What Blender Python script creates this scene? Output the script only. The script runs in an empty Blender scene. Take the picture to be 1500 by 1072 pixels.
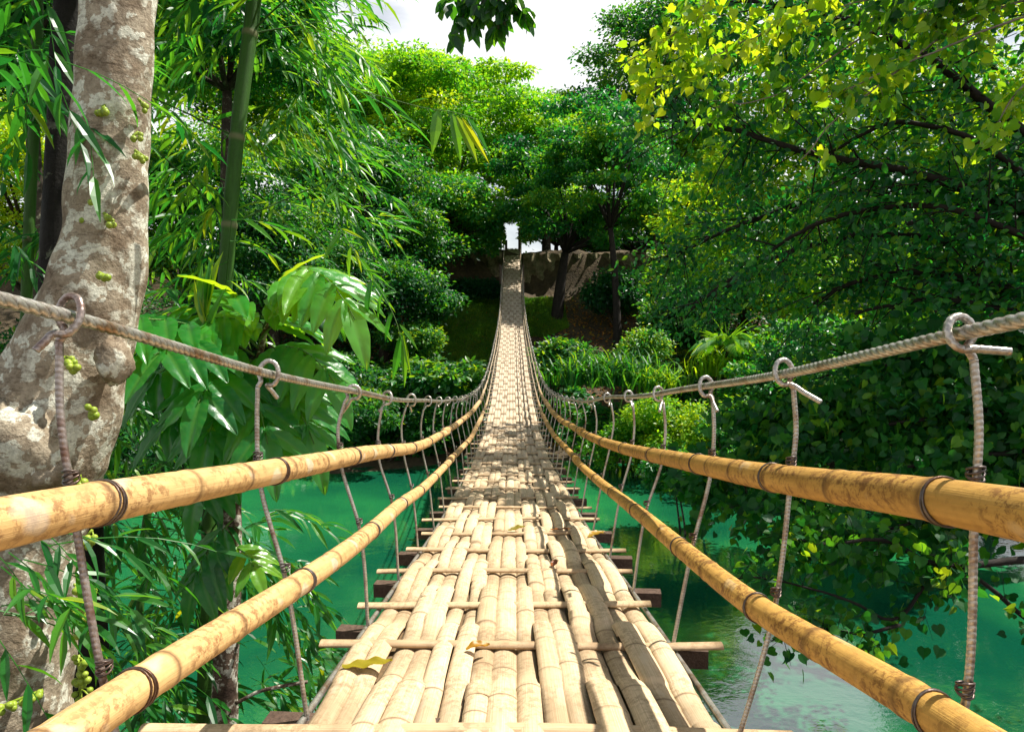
import bpy, math, random
import numpy as np
from mathutils import Vector

random.seed(7)
RNG = np.random.default_rng(7)
SC = bpy.context.scene
COL = SC.collection

# ------------------------------------------------------------------ camera frame
F = 950.0
PITCH = math.radians(5.17)
CT, ST = math.cos(PITCH), math.sin(PITCH)
CZ = 6.65                                  # eye above the water


def c2w(xc, yc, d):
    xc, yc, d = np.broadcast_arrays(np.asarray(xc, float), np.asarray(yc, float), np.asarray(d, float))
    return np.stack([xc, d * CT + yc * ST, CZ + yc * CT - d * ST], -1)


def P(px, py, d):
    px, py, d = np.asarray(px, float), np.asarray(py, float), np.asarray(d, float)
    return c2w((px - 750) * d / F, -(py - 536) * d / F, d)


def proj(V):
    x, y, z = V[..., 0], V[..., 1], V[..., 2] - CZ
    d = y * CT - z * ST
    yc = y * ST + z * CT
    dd = np.where(np.abs(d) < 1e-3, 1e-3, d)
    return 750 + x / dd * F, 536 - yc / dd * F, d


def hermite(tab):
    xs = np.array([t[0] for t in tab], float)
    ys = np.array([t[1] for t in tab], float)
    m = np.gradient(ys, xs)

    def f(x):
        x = np.asarray(x, float)
        i = np.clip(np.searchsorted(xs, x) - 1, 0, len(xs) - 2)
        h = xs[i + 1] - xs[i]
        t = (x - xs[i]) / h
        tc = np.clip(t, 0, 1)
        v = ((2 * tc**3 - 3 * tc**2 + 1) * ys[i] + (tc**3 - 2 * tc**2 + tc) * h * m[i]
             + (-2 * tc**3 + 3 * tc**2) * ys[i + 1] + (tc**3 - tc**2) * h * m[i + 1])
        v = v + np.where(t < 0, t * h * m[i], 0) + np.where(t > 1, (t - 1) * h * m[i + 1], 0)
        return v
    return f


def unit(v):
    v = np.asarray(v, float)
    return v / np.maximum(np.linalg.norm(v, axis=-1, keepdims=True), 1e-9)


# ------------------------------------------------------------------ object helpers
def fast_mesh(name, V, loops, totals, mats, smooth=True, attrs=None, uv=None):
    me = bpy.data.meshes.new(name)
    V = np.asarray(V, np.float32)
    loops = np.asarray(loops, np.int32)
    totals = np.asarray(totals, np.int32)
    me.vertices.add(len(V))
    me.vertices.foreach_set('co', V.ravel())
    me.loops.add(len(loops))
    me.loops.foreach_set('vertex_index', loops)
    me.polygons.add(len(totals))
    starts = np.concatenate([[0], np.cumsum(totals)[:-1]]).astype(np.int32)
    me.polygons.foreach_set('loop_start', starts)
    me.polygons.foreach_set('loop_total', totals)
    me.polygons.foreach_set('use_smooth', np.full(len(totals), bool(smooth)))
    if uv is not None:
        l = me.uv_layers.new(name='UVMap')
        l.data.foreach_set('uv', np.asarray(uv, np.float32)[loops].ravel())
    for k, a in (attrs or {}).items():
        at = me.attributes.new(k, 'FLOAT', 'POINT')
        at.data.foreach_set('value', np.asarray(a, np.float32))
    me.update(calc_edges=True)
    me.validate()
    me.materials.append(mats)
    return me


def link(name, me, parent=None, loc=None):
    o = bpy.data.objects.new(name, me)
    COL.objects.link(o)
    if parent is not None:
        o.parent = parent
        o.matrix_parent_inverse = parent.matrix_basis.inverted()
    return o


def tag(o, label=None, cat=None, group=None, kind=None):
    if label: o['label'] = label
    if cat: o['category'] = cat
    if group: o['group'] = group
    if kind: o['kind'] = kind
    return o


def empty(name, loc, label=None, cat=None, group=None):
    o = bpy.data.objects.new(name, None)
    COL.objects.link(o)
    o.location = [float(c) for c in loc]
    o.empty_display_size = .2
    o.matrix_basis                                    # location set: children use the inverse
    return tag(o, label, cat, group)


class MB:
    """collects tubes, strips and boxes and builds ONE mesh object"""

    def __init__(s):
        s.V, s.L, s.T, s.U, s.A, s.B, s.W, s.n = [], [], [], [], [], [], [], 0

    def add(s, V, quads, uv=None, a=None, b=None, wx=0.):
        V = np.asarray(V, float).reshape(-1, 3)
        s.V.append(V)
        for q in quads if isinstance(quads, list) else [quads]:
            q = np.asarray(q)
            s.L.append((q + s.n).ravel())
            s.T.append(np.full(len(q), q.shape[1]))
        s.U.append(np.zeros((len(V), 2)) if uv is None else uv)
        s.A.append(np.full(len(V), .5) if a is None else np.broadcast_to(a, (len(V),)))
        s.B.append(np.zeros(len(V)) if b is None else np.broadcast_to(b, (len(V),)))
        s.W.append(np.broadcast_to(wx, (len(V),)))
        s.n += len(V)

    def tube(s, pts, rad, seg=8, shape=None, cap=True, a=None, b=None, v0=0., wx=0.):
        pts = np.asarray(pts, float)
        n = len(pts)
        rad = np.broadcast_to(np.asarray(rad, float), (n,))
        t = unit(np.gradient(pts, axis=0))
        up = np.array([0, 0, 1.]) if abs(t[0][2]) < .9 else np.array([0, 1., 0])
        u = np.empty_like(t)
        cur = unit(np.cross(t[0], np.cross(up, t[0])))
        for i in range(n):
            cur = cur - t[i] * np.dot(cur, t[i])
            cur = cur / max(np.linalg.norm(cur), 1e-9)
            u[i] = cur
        w = np.cross(t, u)
        th = np.arange(seg) * 2 * math.pi / seg
        sl = np.concatenate([[0], np.cumsum(np.linalg.norm(np.diff(pts, axis=0), axis=1))])
        R = np.repeat(rad[:, None], seg, 1)
        if shape is not None:
            R = R * shape(sl[:, None], th[None, :])
        V = pts[:, None, :] + R[:, :, None] * (np.cos(th)[None, :, None] * u[:, None, :] + np.sin(th)[None, :, None] * w[:, None, :])
        i = np.arange(n - 1)[:, None] * seg
        j = np.arange(seg)[None, :]
        j2 = (j + 1) % seg
        q = np.stack([i + j, i + j2, i + seg + j2, i + seg + j], -1).reshape(-1, 4)
        uv = np.stack(np.broadcast_arrays(th[None, :] / (2 * math.pi), sl[:, None] + v0), -1).reshape(-1, 2)
        bb = None if b is None else (np.asarray(b, float).reshape(-1) if np.ndim(b) == 2 else np.repeat(np.broadcast_to(b, (n,)), seg))
        fs = [q]
        if cap:
            fs += [np.arange(seg)[::-1][None, :], (np.arange(seg) + (n - 1) * seg)[None, :]]
        s.add(V, fs, uv, a, bb, np.repeat(np.broadcast_to(wx, (n,)), seg))
        return sl

    def box(s, c, ax, ay, az, a=None):
        """centre and three half-axis vectors"""
        c, ax, ay, az = [np.asarray(k, float) for k in (c, ax, ay, az)]
        V = [c + i * ax + j * ay + k * az for k in (-1, 1) for j in (-1, 1) for i in (-1, 1)]
        q = np.array([[0, 2, 3, 1], [4, 5, 7, 6], [0, 1, 5, 4], [2, 6, 7, 3], [0, 4, 6, 2], [1, 3, 7, 5]])
        V = np.array(V)
        Vq = V[q.ravel()]
        L = np.linalg.norm(ax), np.linalg.norm(ay), np.linalg.norm(az)
        uv = np.tile(np.array([[0, 0], [0, 1], [1, 1], [1, 0]], float), (6, 1)) * max(L)
        s.add(Vq, np.arange(24).reshape(6, 4), uv, a)

    def build(s, name, mat, parent=None, smooth=True):
        me = fast_mesh(name, np.concatenate(s.V), np.concatenate(s.L), np.concatenate(s.T), mat, smooth,
                       {'rnd': np.concatenate(s.A), 'nd': np.concatenate(s.B), 'wx': np.concatenate(s.W)}, np.concatenate(s.U))
        return link(name, me, parent)


# leaf templates: (along, across, up) and polygons
def tmpl(V, Fc):
    return np.array(V, float), np.concatenate([np.array(f) for f in Fc]), np.array([len(f) for f in Fc])


T_SMALL = tmpl([(0, 0, 0), (1, 0, -.06), (.42, .5, .07), (.42, -.5, .07)], [(0, 3, 1), (0, 1, 2)])
T_TUFT = tmpl([(0, 0, 0), (.30, .09, .05), (.28, -.1, .03), (.55, .5, .02), (.75, .42, -.06), (.62, -.46, .04), (.85, -.34, -.04),
               (.62, .05, .1), (1.0, .06, -.08), (.2, .42, .05), (.22, -.44, .02)],
              [(0, 1, 3), (1, 4, 3), (0, 5, 2), (2, 5, 6), (0, 2, 7), (2, 8, 7), (0, 1, 9), (0, 10, 2)])
T_LANCE = tmpl([(0, 0, 0), (.18, 0, -.01), (.5, 0, -.05), (1, 0, -.22), (.18, .42, .03), (.5, .5, -.01), (.18, -.42, .03), (.5, -.5, -.01),
                (.8, .24, -.11), (.8, -.24, -.11), (.8, 0, -.13)],
               [(0, 1, 4), (1, 2, 5, 4), (2, 10, 8, 5), (10, 3, 8), (0, 6, 1), (1, 6, 7, 2), (2, 7, 9, 10), (10, 9, 3)])
T_STRAP = tmpl([(0, .5, 0), (0, -.5, 0), (.25, .55, .2), (.25, -.55, .2), (.5, .5, .3), (.5, -.5, .3), (.78, .35, .22), (.78, -.35, .22), (1, 0, .02)],
               [(0, 1, 3, 2), (2, 3, 5, 4), (4, 5, 7, 6), (6, 7, 8)])
T_HEART = tmpl([(0, 0, 0), (.4, 0, -.02), (1.0, 0, -.14), (-.12, .24, .03), (.05, .47, .06), (.33, .5, .05), (.62, .32, 0), (.82, .1, -.06),
                (-.12, -.24, .03), (.05, -.47, .06), (.33, -.5, .05), (.62, -.32, 0), (.82, -.1, -.06)],
               [(0, 1, 5, 4, 3), (1, 2, 7, 6, 5), (0, 8, 9, 10, 1), (1, 10, 11, 12, 2)])
T_OVAL = tmpl([(0, 0, 0), (.5, 0, -.03), (1, 0, -.12), (.2, .34, .05), (.5, .5, .03), (.8, .27, -.04), (.2, -.34, .05), (.5, -.5, .03), (.8, -.27, -.04)],
              [(0, 1, 4, 3), (1, 2, 5, 4), (0, 6, 7, 1), (1, 7, 8, 2)])


class Leaves:
    def __init__(s):
        s.V, s.L, s.T, s.R, s.n = [], [], [], [], 0

    def add(s, tm, Pp, A, N, L, W, rnd):
        t, lo, to = tm
        Pp = np.asarray(Pp, float)
        keep = clear_of_bridge(Pp)
        n = len(Pp)
        A, N = unit(np.broadcast_to(A, (n, 3))), unit(np.broadcast_to(N, (n, 3)))
        L, W, rnd = [np.broadcast_to(np.asarray(k, float), (n,)) for k in (L, W, rnd)]
        Pp, A, N, L, W, rnd = [k[keep] for k in (Pp, A, N, L, W, rnd)]
        n = len(Pp)
        if not n: return
        S = unit(np.cross(N, A))
        N2 = np.cross(A, S)
        V = (Pp[:, None, :] + (L[:, None] * t[None, :, 0])[:, :, None] * A[:, None, :]
             + (W[:, None] * t[None, :, 1])[:, :, None] * S[:, None, :] + (L[:, None] * t[None, :, 2])[:, :, None] * N2[:, None, :])
        k = len(t)
        off = (np.arange(n) * k)[:, None] + s.n
        s.V.append(V.reshape(-1, 3))
        s.L.append((lo[None, :] + off).ravel())
        s.T.append(np.tile(to, n))
        s.R.append(np.repeat(rnd, k))
        s.n += n * k

    def raw(s, mb, rnd):
        """fine twigs collected in an MB become part of the foliage"""
        if not mb.V: return
        V = np.concatenate(mb.V)
        s.V.append(V); s.L.append(np.concatenate(mb.L) + s.n); s.T.append(np.concatenate(mb.T)); s.R.append(np.full(len(V), rnd)); s.n += len(V)

    def build(s, name, mat, parent=None):
        me = fast_mesh(name, np.concatenate(s.V), np.concatenate(s.L), np.concatenate(s.T), mat, False, {'rnd': np.concatenate(s.R)})
        return link(name, me, parent)


# ------------------------------------------------------------------ bridge curves (camera-depth d -> lateral x, height)
DECK = hermite([(-2, -.70), (.5, -.865), (1, -.905), (1.68, -.955), (2.36, -1.005), (2.9, -1.042), (3.77, -1.108), (4.56, -1.163), (5.77, -1.23),
                (6.83, -1.278), (8.7, -1.338), (10.5, -1.352), (12.3, -1.31), (14.1, -1.20), (15.8, -1.045), (17.7, -.82), (20, -.49), (23.2, .02),
                (26.8, .63), (29.9, 1.24), (33.2, 2.05), (38, 3.62), (44.5, 6.28), (48, 7.85), (51, 9.2)])
DEND = 51.0


def side_curve(tab, x1, h):
    """near points from the table, beyond it x1 and h above the deck"""
    tx = [(t[0], t[1]) for t in tab]
    ty = [(t[0], t[2]) for t in tab]
    for d in (5.5, 8, 11, 16, 30, DEND):
        tx.append((d, x1 * (1 if d < 6 else .985)))
        ty.append((d, float(DECK(d)) + h))
    fx, fy0 = hermite(tx), hermite([(d, y - float(DECK(d))) for d, y in ty])
    return fx, (lambda d: fy0(d) + DECK(d))


CABLE = {-1: side_curve([(-1.2, -.86, .25), (.5, -.775, .135), (1.1, -.739, .081), (1.83, -.69, -.019), (2.6, -.64, -.104), (3.3, -.632, -.163), (4, -.623, -.21)], -.62, .92),
         1: side_curve([(-1.2, .80, .22), (.5, .735, .10), (1.04, .712, .05), (1.68, .70, -.018), (2.35, .70, -.076), (3.1, .695, -.134), (3.85, .69, -.18), (4.6, .68, -.225)], .66, .92)}
UPPER = {-1: side_curve([(-1.2, -.76, -.05), (.5, -.71, -.19), (1.1, -.695, -.233), (1.83, -.665, -.297), (2.6, -.64, -.363), (3.3, -.632, -.434), (4, -.622, -.51)], -.62, .62),
         1: side_curve([(-1.2, .73, -.05), (.5, .70, -.172), (1.04, .692, -.222), (1.68, .672, -.294), (2.35, .674, -.358), (3.1, .672, -.43), (3.85, .664, -.495)], .65, .62)}
LOWER = {-1: side_curve([(-1.2, -.72, -.42), (.5, -.67, -.51), (1.1, -.643, -.549), (1.83, -.591, -.607), (2.6, -.563, -.66), (3.3, -.563, -.702), (4, -.57, -.77)], -.575, .36),
         1: side_curve([(-1.2, .74, -.42), (.5, .70, -.51), (1.04, .677, -.557), (1.68, .634, -.624), (2.35, .607, -.656), (3.1, .594, -.694), (3.85, .60, -.752)], .60, .36)}


def clear_of_bridge(Pp):
    x, y, d = proj(Pp)
    inside = (np.abs(Pp[:, 0]) < np.where(d < 4, .55, 1.0)) & (d > .3) & (d < DEND + 4)
    hd = (Pp[:, 2] - CZ + d * ST) / CT - DECK(d)
    bad = inside & (hd > -.5) & (hd < 2.0)
    rj = np.random.default_rng(len(x)).random(len(x))
    bad |= (d > 20) & (d < 300) & (x > 732 + 8 * rj) & (x < 768 - 9 * rj) & (y > 316 + 14 * rj) & (y < 372)      # the path beyond the bridge end is kept open
    bad |= (d > 2) & (d < 300) & (x > 572) & (x < 815) & (y > -400) & (y < 60 + .28 * np.maximum(0, x - 640)) & (d > 6)
    return ~bad


# ------------------------------------------------------------------ materials
def mat_new(name):
    m = bpy.data.materials.new(name)
    m.use_nodes = True
    nt = m.node_tree
    nt.nodes.clear()
    out = nt.nodes.new('ShaderNodeOutputMaterial')
    return m, nt, out


def nd(nt, typ, **kw):
    n = nt.nodes.new(typ)
    for k, v in kw.items():
        if k in n.bl_rna.properties: setattr(n, k, v)
    return n


def setin(n, **kw):
    for k, v in kw.items():
        n.inputs[k.replace('_', ' ')].default_value = v
    return n


def ramp(nt, src, stops):
    r = nd(nt, 'ShaderNodeValToRGB')
    e = r.color_ramp.elements
    while len(e) < len(stops): e.new(.5)
    for el, (p, c) in zip(e, stops):
        el.position = p
        el.color = (*c, 1) if len(c) == 3 else c
    nt.links.new(src, r.inputs[0])
    return r.outputs[0]


def noise(nt, scale, detail=4, rough=.55, vec=None, dist=0):
    n = nd(nt, 'ShaderNodeTexNoise')
    setin(n, Scale=scale, Detail=detail, Roughness=rough, Distortion=dist)
    if vec is not None: nt.links.new(vec, n.inputs['Vector'])
    return n.outputs['Fac']


def mix(nt, fac, a, b, mode='MIX'):
    n = nd(nt, 'ShaderNodeMix')
    n.data_type = 'RGBA'
    n.blend_type = mode
    for s, v in ((n.inputs[0], fac), (n.inputs[6], a), (n.inputs[7], b)):
        if isinstance(v, (int, float)): s.default_value = v
        elif isinstance(v, tuple): s.default_value = (*v, 1)
        else: nt.links.new(v, s)
    return n.outputs[2]


def math_n(nt, op, a, b=None, clamp=False):
    n = nd(nt, 'ShaderNodeMath', operation=op)
    n.use_clamp = clamp
    for s, v in zip(n.inputs, (a, b)):
        if v is None: continue
        if isinstance(v, (int, float)): s.default_value = v
        else: nt.links.new(v, s)
    return n.outputs[0]


def mapping(nt, src, scale):
    m = nd(nt, 'ShaderNodeMapping')
    m.inputs['Scale'].default_value = scale
    nt.links.new(src, m.inputs['Vector'])
    return m.outputs[0]


def coords(nt, which='Object'):
    return nd(nt, 'ShaderNodeTexCoord').outputs[which]


def attr(nt, name):
    a = nd(nt, 'ShaderNodeAttribute')
    a.attribute_name = name
    return a.outputs['Fac']


def bump(nt, h, strength=.4, dist=.01):
    b = nd(nt, 'ShaderNodeBump')
    setin(b, Strength=strength, Distance=dist)
    nt.links.new(h, b.inputs['Height'])
    return b.outputs[0]


def principled(nt, out, col, rough=.6, metal=0., spec=.5, normal=None):
    p = nd(nt, 'ShaderNodeBsdfPrincipled')
    for k, v in (('Base Color', col), ('Roughness', rough), ('Metallic', metal), ('Specular IOR Level', spec)):
        if isinstance(v, tuple): p.inputs[k].default_value = (*v, 1)
        elif isinstance(v, (int, float)): p.inputs[k].default_value = v
        else: nt.links.new(v, p.inputs[k])
    if normal is not None: nt.links.new(normal, p.inputs['Normal'])
    if out is not None: nt.links.new(p.outputs[0], out.inputs[0])
    return p


def leaf_mat(name, cols, trans, tfac=.42, rough=.42, spec=.45, vein=False):
    m, nt, out = mat_new(name)
    r = attr(nt, 'rnd')
    k = len(cols)
    c = ramp(nt, r, [(i / (k - 1), cc) for i, cc in enumerate(cols)])
    t = ramp(nt, r, [(i / (k - 1), cc) for i, cc in enumerate(trans)])
    nz = noise(nt, 9 if vein else 1.3, 3, .6, coords(nt))
    c = mix(nt, 1., c, ramp(nt, nz, [(.25, (.62, .66, .62)), (.75, (1.25, 1.2, 1.1))]), 'MULTIPLY')
    if vein: c = mix(nt, math_n(nt, 'MULTIPLY', attr(nt, 'nd'), .45), c, (.14, .30, .06))
    p = principled(nt, None, c, rough, 0, spec)
    if vein:
        nt.links.new(bump(nt, noise(nt, 40, 2, .5, coords(nt)), .16, .01), p.inputs['Normal'])
    tr = nd(nt, 'ShaderNodeBsdfTranslucent')
    nt.links.new(t, tr.inputs[0])
    mx = nd(nt, 'ShaderNodeMixShader')
    mx.inputs[0].default_value = tfac
    nt.links.new(p.outputs[0], mx.inputs[1])
    nt.links.new(tr.outputs[0], mx.inputs[2])
    nt.links.new(mx.outputs[0], out.inputs[0])
    return m


G0, G1, G2, G3 = (.006, .08, .026), (.012, .14, .028), (.036, .23, .020), (.16, .35, .014)
Y0, Y1, Y2, Y3 = (.015, .24, .035), (.06, .42, .022), (.24, .60, .014), (.60, .74, .012)
M = {}
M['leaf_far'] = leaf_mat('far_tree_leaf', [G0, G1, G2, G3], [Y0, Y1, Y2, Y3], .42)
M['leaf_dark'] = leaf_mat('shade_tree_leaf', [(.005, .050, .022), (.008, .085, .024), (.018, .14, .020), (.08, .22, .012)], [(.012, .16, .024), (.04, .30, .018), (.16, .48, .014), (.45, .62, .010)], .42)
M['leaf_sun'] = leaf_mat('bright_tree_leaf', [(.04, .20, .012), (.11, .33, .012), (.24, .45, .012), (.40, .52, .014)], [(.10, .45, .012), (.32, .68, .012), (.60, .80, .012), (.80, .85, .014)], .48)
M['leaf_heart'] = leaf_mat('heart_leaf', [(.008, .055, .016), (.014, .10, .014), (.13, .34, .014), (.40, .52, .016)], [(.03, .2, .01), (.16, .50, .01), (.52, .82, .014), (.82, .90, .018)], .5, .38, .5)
M['leaf_shade'] = leaf_mat('shaded_heart_leaf', [(.008, .075, .022), (.016, .12, .022), (.045, .20, .018), (.15, .30, .014)], [(.02, .20, .02), (.07, .38, .018), (.26, .58, .014), (.6, .72, .014)], .45, .45, .35)  # deeper heart leaf with the shade put into its colour
M['leaf_bamboo'] = leaf_mat('bamboo_leaf', [(.008, .09, .018), (.016, .14, .018), (.055, .22, .014), (.26, .36, .014)], [(.02, .22, .02), (.09, .42, .014), (.30, .58, .012), (.70, .72, .014)], .45, .34, .55)
M['leaf_big'] = leaf_mat('broad_leaf', [(.010, .11, .032), (.016, .17, .036), (.035, .25, .028), (.14, .36, .016)], [(.05, .42, .02), (.18, .62, .016), (.50, .82, .014), (.88, .92, .016)], .45, .31, .6, True)
M['leaf_dry'] = leaf_mat('dry_leaf', [(.10, .16, .01), (.30, .26, .02), (.45, .24, .02), (.30, .09, .015)], [(.25, .36, .01), (.6, .5, .02), (.7, .34, .02), (.4, .1, .02)], .4)
M['grass'] = leaf_mat('lawn_grass', [(.05, .19, .014), (.12, .28, .014), (.22, .36, .016), (.32, .38, .02)], [(.05, .2, .01), (.1, .3, .01), (.2, .4, .01), (.3, .4, .01)], .3)


def bark_mat(name, base, dark, lichen, lich_amt=.5, scale=1.):
    m, nt, out = mat_new(name)
    co = coords(nt)
    n1 = noise(nt, 5 * scale, 6, .6, co)
    n2 = noise(nt, 13 * scale, 5, .55, co, .15)
    n3 = noise(nt, 55 * scale, 4, .7, co)
    c = mix(nt, ramp(nt, n1, [(.36, (0, 0, 0)), (.62, (1, 1, 1))]), dark, base)
    vo = nd(nt, 'ShaderNodeTexVoronoi')
    vo.inputs['Scale'].default_value = 13 * scale
    warp = mix(nt, .12, co, nd(nt, 'ShaderNodeTexNoise').outputs['Color'])
    nt.links.new(warp, vo.inputs['Vector'])
    l = math_n(nt, 'MULTIPLY', ramp(nt, n2, [(.635 - .25 * lich_amt, (0, 0, 0)), (.65 - .25 * lich_amt, (1, 1, 1))]), ramp(nt, n1, [(.42, (0, 0, 0)), (.52, (1, 1, 1))]))
    c = mix(nt, l, c, lichen)
    c = mix(nt, 1., c, ramp(nt, n3, [(.3, (.62, .60, .56)), (.62, (1.1, 1.1, 1.08))]), 'MULTIPLY')
    crack = noise(nt, 2.5, 8, .72, mapping(nt, co, (1, 1, 3.5)), .5)
    cr = ramp(nt, crack, [(.485, (1, 1, 1)), (.5, (.25, .2, .17)), (.515, (1, 1, 1))])
    c = mix(nt, .7, c, mix(nt, 1., c, cr, 'MULTIPLY'))
    spk = noise(nt, 120 * scale, 3, .7, co)
    c = mix(nt, math_n(nt, 'MULTIPLY', ramp(nt, spk, [(.62, (0, 0, 0)), (.68, (1, 1, 1))]), .6), c, dark)
    h = math_n(nt, 'ADD', math_n(nt, 'MULTIPLY', n2, .7), math_n(nt, 'MULTIPLY', n3, .35))
    principled(nt, out, c, .85, 0, .25, bump(nt, h, .7, .02))
    return m


M['bark_fig'] = bark_mat('pale_lichen_bark', (.42, .36, .27), (.20, .15, .10), (.66, .66, .56), .52, 1.25)
M['bark_dark'] = bark_mat('dark_bark', (.016, .014, .011), (.007, .006, .005), (.10, .11, .08), .1)
M['bark_mott'] = bark_mat('mottled_bark', (.16, .11, .08), (.05, .03, .022), (.50, .48, .42), .55, 1.6)
M['bark_far'] = bark_mat('far_bark', (.07, .05, .035), (.03, .022, .016), (.16, .15, .11), .25, .4)


def bamboo_mat(name, c1, c2, stain, band, node_c, stain_amt=.5, streak=1., weather=None):
    """split or whole cane: blotchy along its length, dark line at each node; uv = (round, metres along)"""
    m, nt, out = mat_new(name)
    uv = nd(nt, 'ShaderNodeUVMap').outputs[0]
    r = attr(nt, 'rnd')
    co = coords(nt)
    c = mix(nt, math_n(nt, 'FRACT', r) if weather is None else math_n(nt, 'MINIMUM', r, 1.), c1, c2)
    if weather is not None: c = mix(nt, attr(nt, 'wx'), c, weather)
    nz = noise(nt, 1., 5, .65, mapping(nt, uv, (26 * streak, 3.2, 1)))
    c = mix(nt, 1., c, ramp(nt, nz, [(.3, (.74, .68, .58)), (.68, (1.14, 1.13, 1.1))]), 'MULTIPLY')
    n2 = noise(nt, 46, 6, .75, co, .3)
    n3 = noise(nt, 5.5, 3, .6, co)
    st = math_n(nt, 'MULTIPLY', ramp(nt, n2, [(.47, (0, 0, 0)), (.58, (1, 1, 1))]), ramp(nt, n3, [(.38, (.12, .12, .12)), (.56, (1, 1, 1))]))
    c = mix(nt, math_n(nt, 'MULTIPLY', st, stain_amt), c, stain)
    n4 = noise(nt, 7., 2, .5, mapping(nt, uv, (.25, 1, 1)))
    c = mix(nt, math_n(nt, 'MULTIPLY', ramp(nt, n4, [(.62, (0, 0, 0)), (.66, (1, 1, 1))]), .45), c, band)
    fine = noise(nt, 1., 4, .7, mapping(nt, uv, (90 * streak, 1.6, 1)))
    c = mix(nt, math_n(nt, 'MULTIPLY', ramp(nt, fine, [(.64, (0, 0, 0)), (.72, (1, 1, 1))]), .5), c, stain)
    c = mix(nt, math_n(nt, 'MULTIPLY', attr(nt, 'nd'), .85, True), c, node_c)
    h = math_n(nt, 'ADD', math_n(nt, 'MULTIPLY', nz, .4), math_n(nt, 'MULTIPLY', fine, .5))
    principled(nt, out, c, .62, 0, .25, bump(nt, math_n(nt, 'ADD', h, math_n(nt, 'MULTIPLY', n2, .35)), .5, .006))
    return m


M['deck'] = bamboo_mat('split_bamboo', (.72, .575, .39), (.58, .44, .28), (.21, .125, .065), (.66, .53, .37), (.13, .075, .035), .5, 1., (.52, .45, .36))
M['deck_grey'] = bamboo_mat('weathered_split_bamboo', (.50, .42, .30), (.40, .33, .24), (.15, .11, .08), (.50, .43, .33), (.14, .10, .06), .5)
M['deck_under'] = bamboo_mat('dark_split_bamboo', (.22, .15, .08), (.15, .10, .055), (.08, .05, .03), (.20, .15, .09), (.06, .035, .02), .5)
M['slat'] = bamboo_mat('cross_slat_bamboo', (.60, .45, .28), (.50, .36, .22), (.20, .12, .06), (.55, .42, .27), (.13, .075, .035), .5)
M['rail_l'] = bamboo_mat('sunlit_golden_cane', (.64, .42, .19), (.55, .35, .145), (.20, .095, .035), (.60, .52, .42), (.10, .05, .02), .8, .35, (.36, .31, .24))  # lighter tone of the sunlit railing put into the cane colour
M['rail_r'] = bamboo_mat('shaded_amber_cane', (.56, .33, .085), (.47, .27, .065), (.15, .06, .015), (.54, .40, .22), (.08, .035, .012), .85, .35, (.36, .31, .24))  # deeper orange painted in for the less lit inner side
M['green_cane'] = bamboo_mat('green_cane', (.035, .11, .012), (.03, .095, .012), (.02, .035, .012), (.03, .09, .015), (.20, .18, .10), .3, .4)


def steel_mat(name, base, rust, amt, metal=.35):
    m, nt, out = mat_new(name)
    co = coords(nt)
    n = noise(nt, 14, 5, .65, co)
    c = mix(nt, ramp(nt, n, [(.55 - .2 * amt, (0, 0, 0)), (.68 - .1 * amt, (1, 1, 1))]), base, rust)
    n2 = noise(nt, 120, 3, .6, co)
    c = mix(nt, math_n(nt, 'MULTIPLY', attr(nt, 'nd'), .75, True), c, (.10, .065, .04))
    c = mix(nt, 1., c, ramp(nt, n2, [(.3, (.7, .7, .7)), (.7, (1.15, 1.15, 1.15))]), 'MULTIPLY')
    principled(nt, out, c, .36, metal, .5, bump(nt, n2, .35, .002))
    return m


M['cable'] = steel_mat('old_steel_cable', (.50, .47, .42), (.28, .18, .11), .35, .7)
M['hanger'] = steel_mat('ribbed_steel_rod', (.48, .45, .40), (.26, .17, .12), .25, .7)
M['hanger_rust'] = steel_mat('rusty_ribbed_rod', (.38, .33, .30), (.22, .13, .10), .45, .6)
M['wire'] = steel_mat('binding_wire', (.12, .10, .09), (.10, .05, .03), .5, .6)


def simple_noise_mat(name, c1, c2, scale, rough=.85, bs=.5, bd=.02, stops=(.35, .65), spec=.3):
    m, nt, out = mat_new(name)
    co = coords(nt)
    n = noise(nt, scale, 7, .65, co)
    n2 = noise(nt, scale * 7, 4, .65, co)
    c = mix(nt, ramp(nt, n, [(stops[0], (0, 0, 0)), (stops[1], (1, 1, 1))]), c1, c2)
    c = mix(nt, 1., c, ramp(nt, n2, [(.3, (.65, .65, .65)), (.7, (1.2, 1.2, 1.2))]), 'MULTIPLY')
    principled(nt, out, c, rough, 0, spec, bump(nt, math_n(nt, 'ADD', n, n2), bs, bd))
    return m


M['beam'] = simple_noise_mat('dark_beam_wood', (.075, .045, .03), (.13, .085, .06), 9)
M['soil'] = simple_noise_mat('soil', (.045, .034, .020), (.10, .07, .038), .8, .95, .8, .1)
M['stone'] = simple_noise_mat('mossy_stone', (.36, .29, .18), (.13, .13, .06), 2.6, .95, .9, .12)
M['post'] = simple_noise_mat('post_wood', (.10, .07, .05), (.17, .12, .09), 6)
M['brick'] = simple_noise_mat('brick_pillar', (.12, .06, .04), (.19, .10, .07), 3)
M['fig'] = simple_noise_mat('green_fig', (.20, .30, .02), (.32, .40, .05), 25, .4, .2, .002)
M['twig'] = simple_noise_mat('grey_twig', (.20, .16, .13), (.32, .27, .22), 12)
M['stem'] = simple_noise_mat('green_stem', (.05, .14, .02), (.10, .20, .03), 12, .5)
M['limb'] = simple_noise_mat('dark_limb', (.012, .009, .007), (.03, .023, .017), 5)

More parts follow.
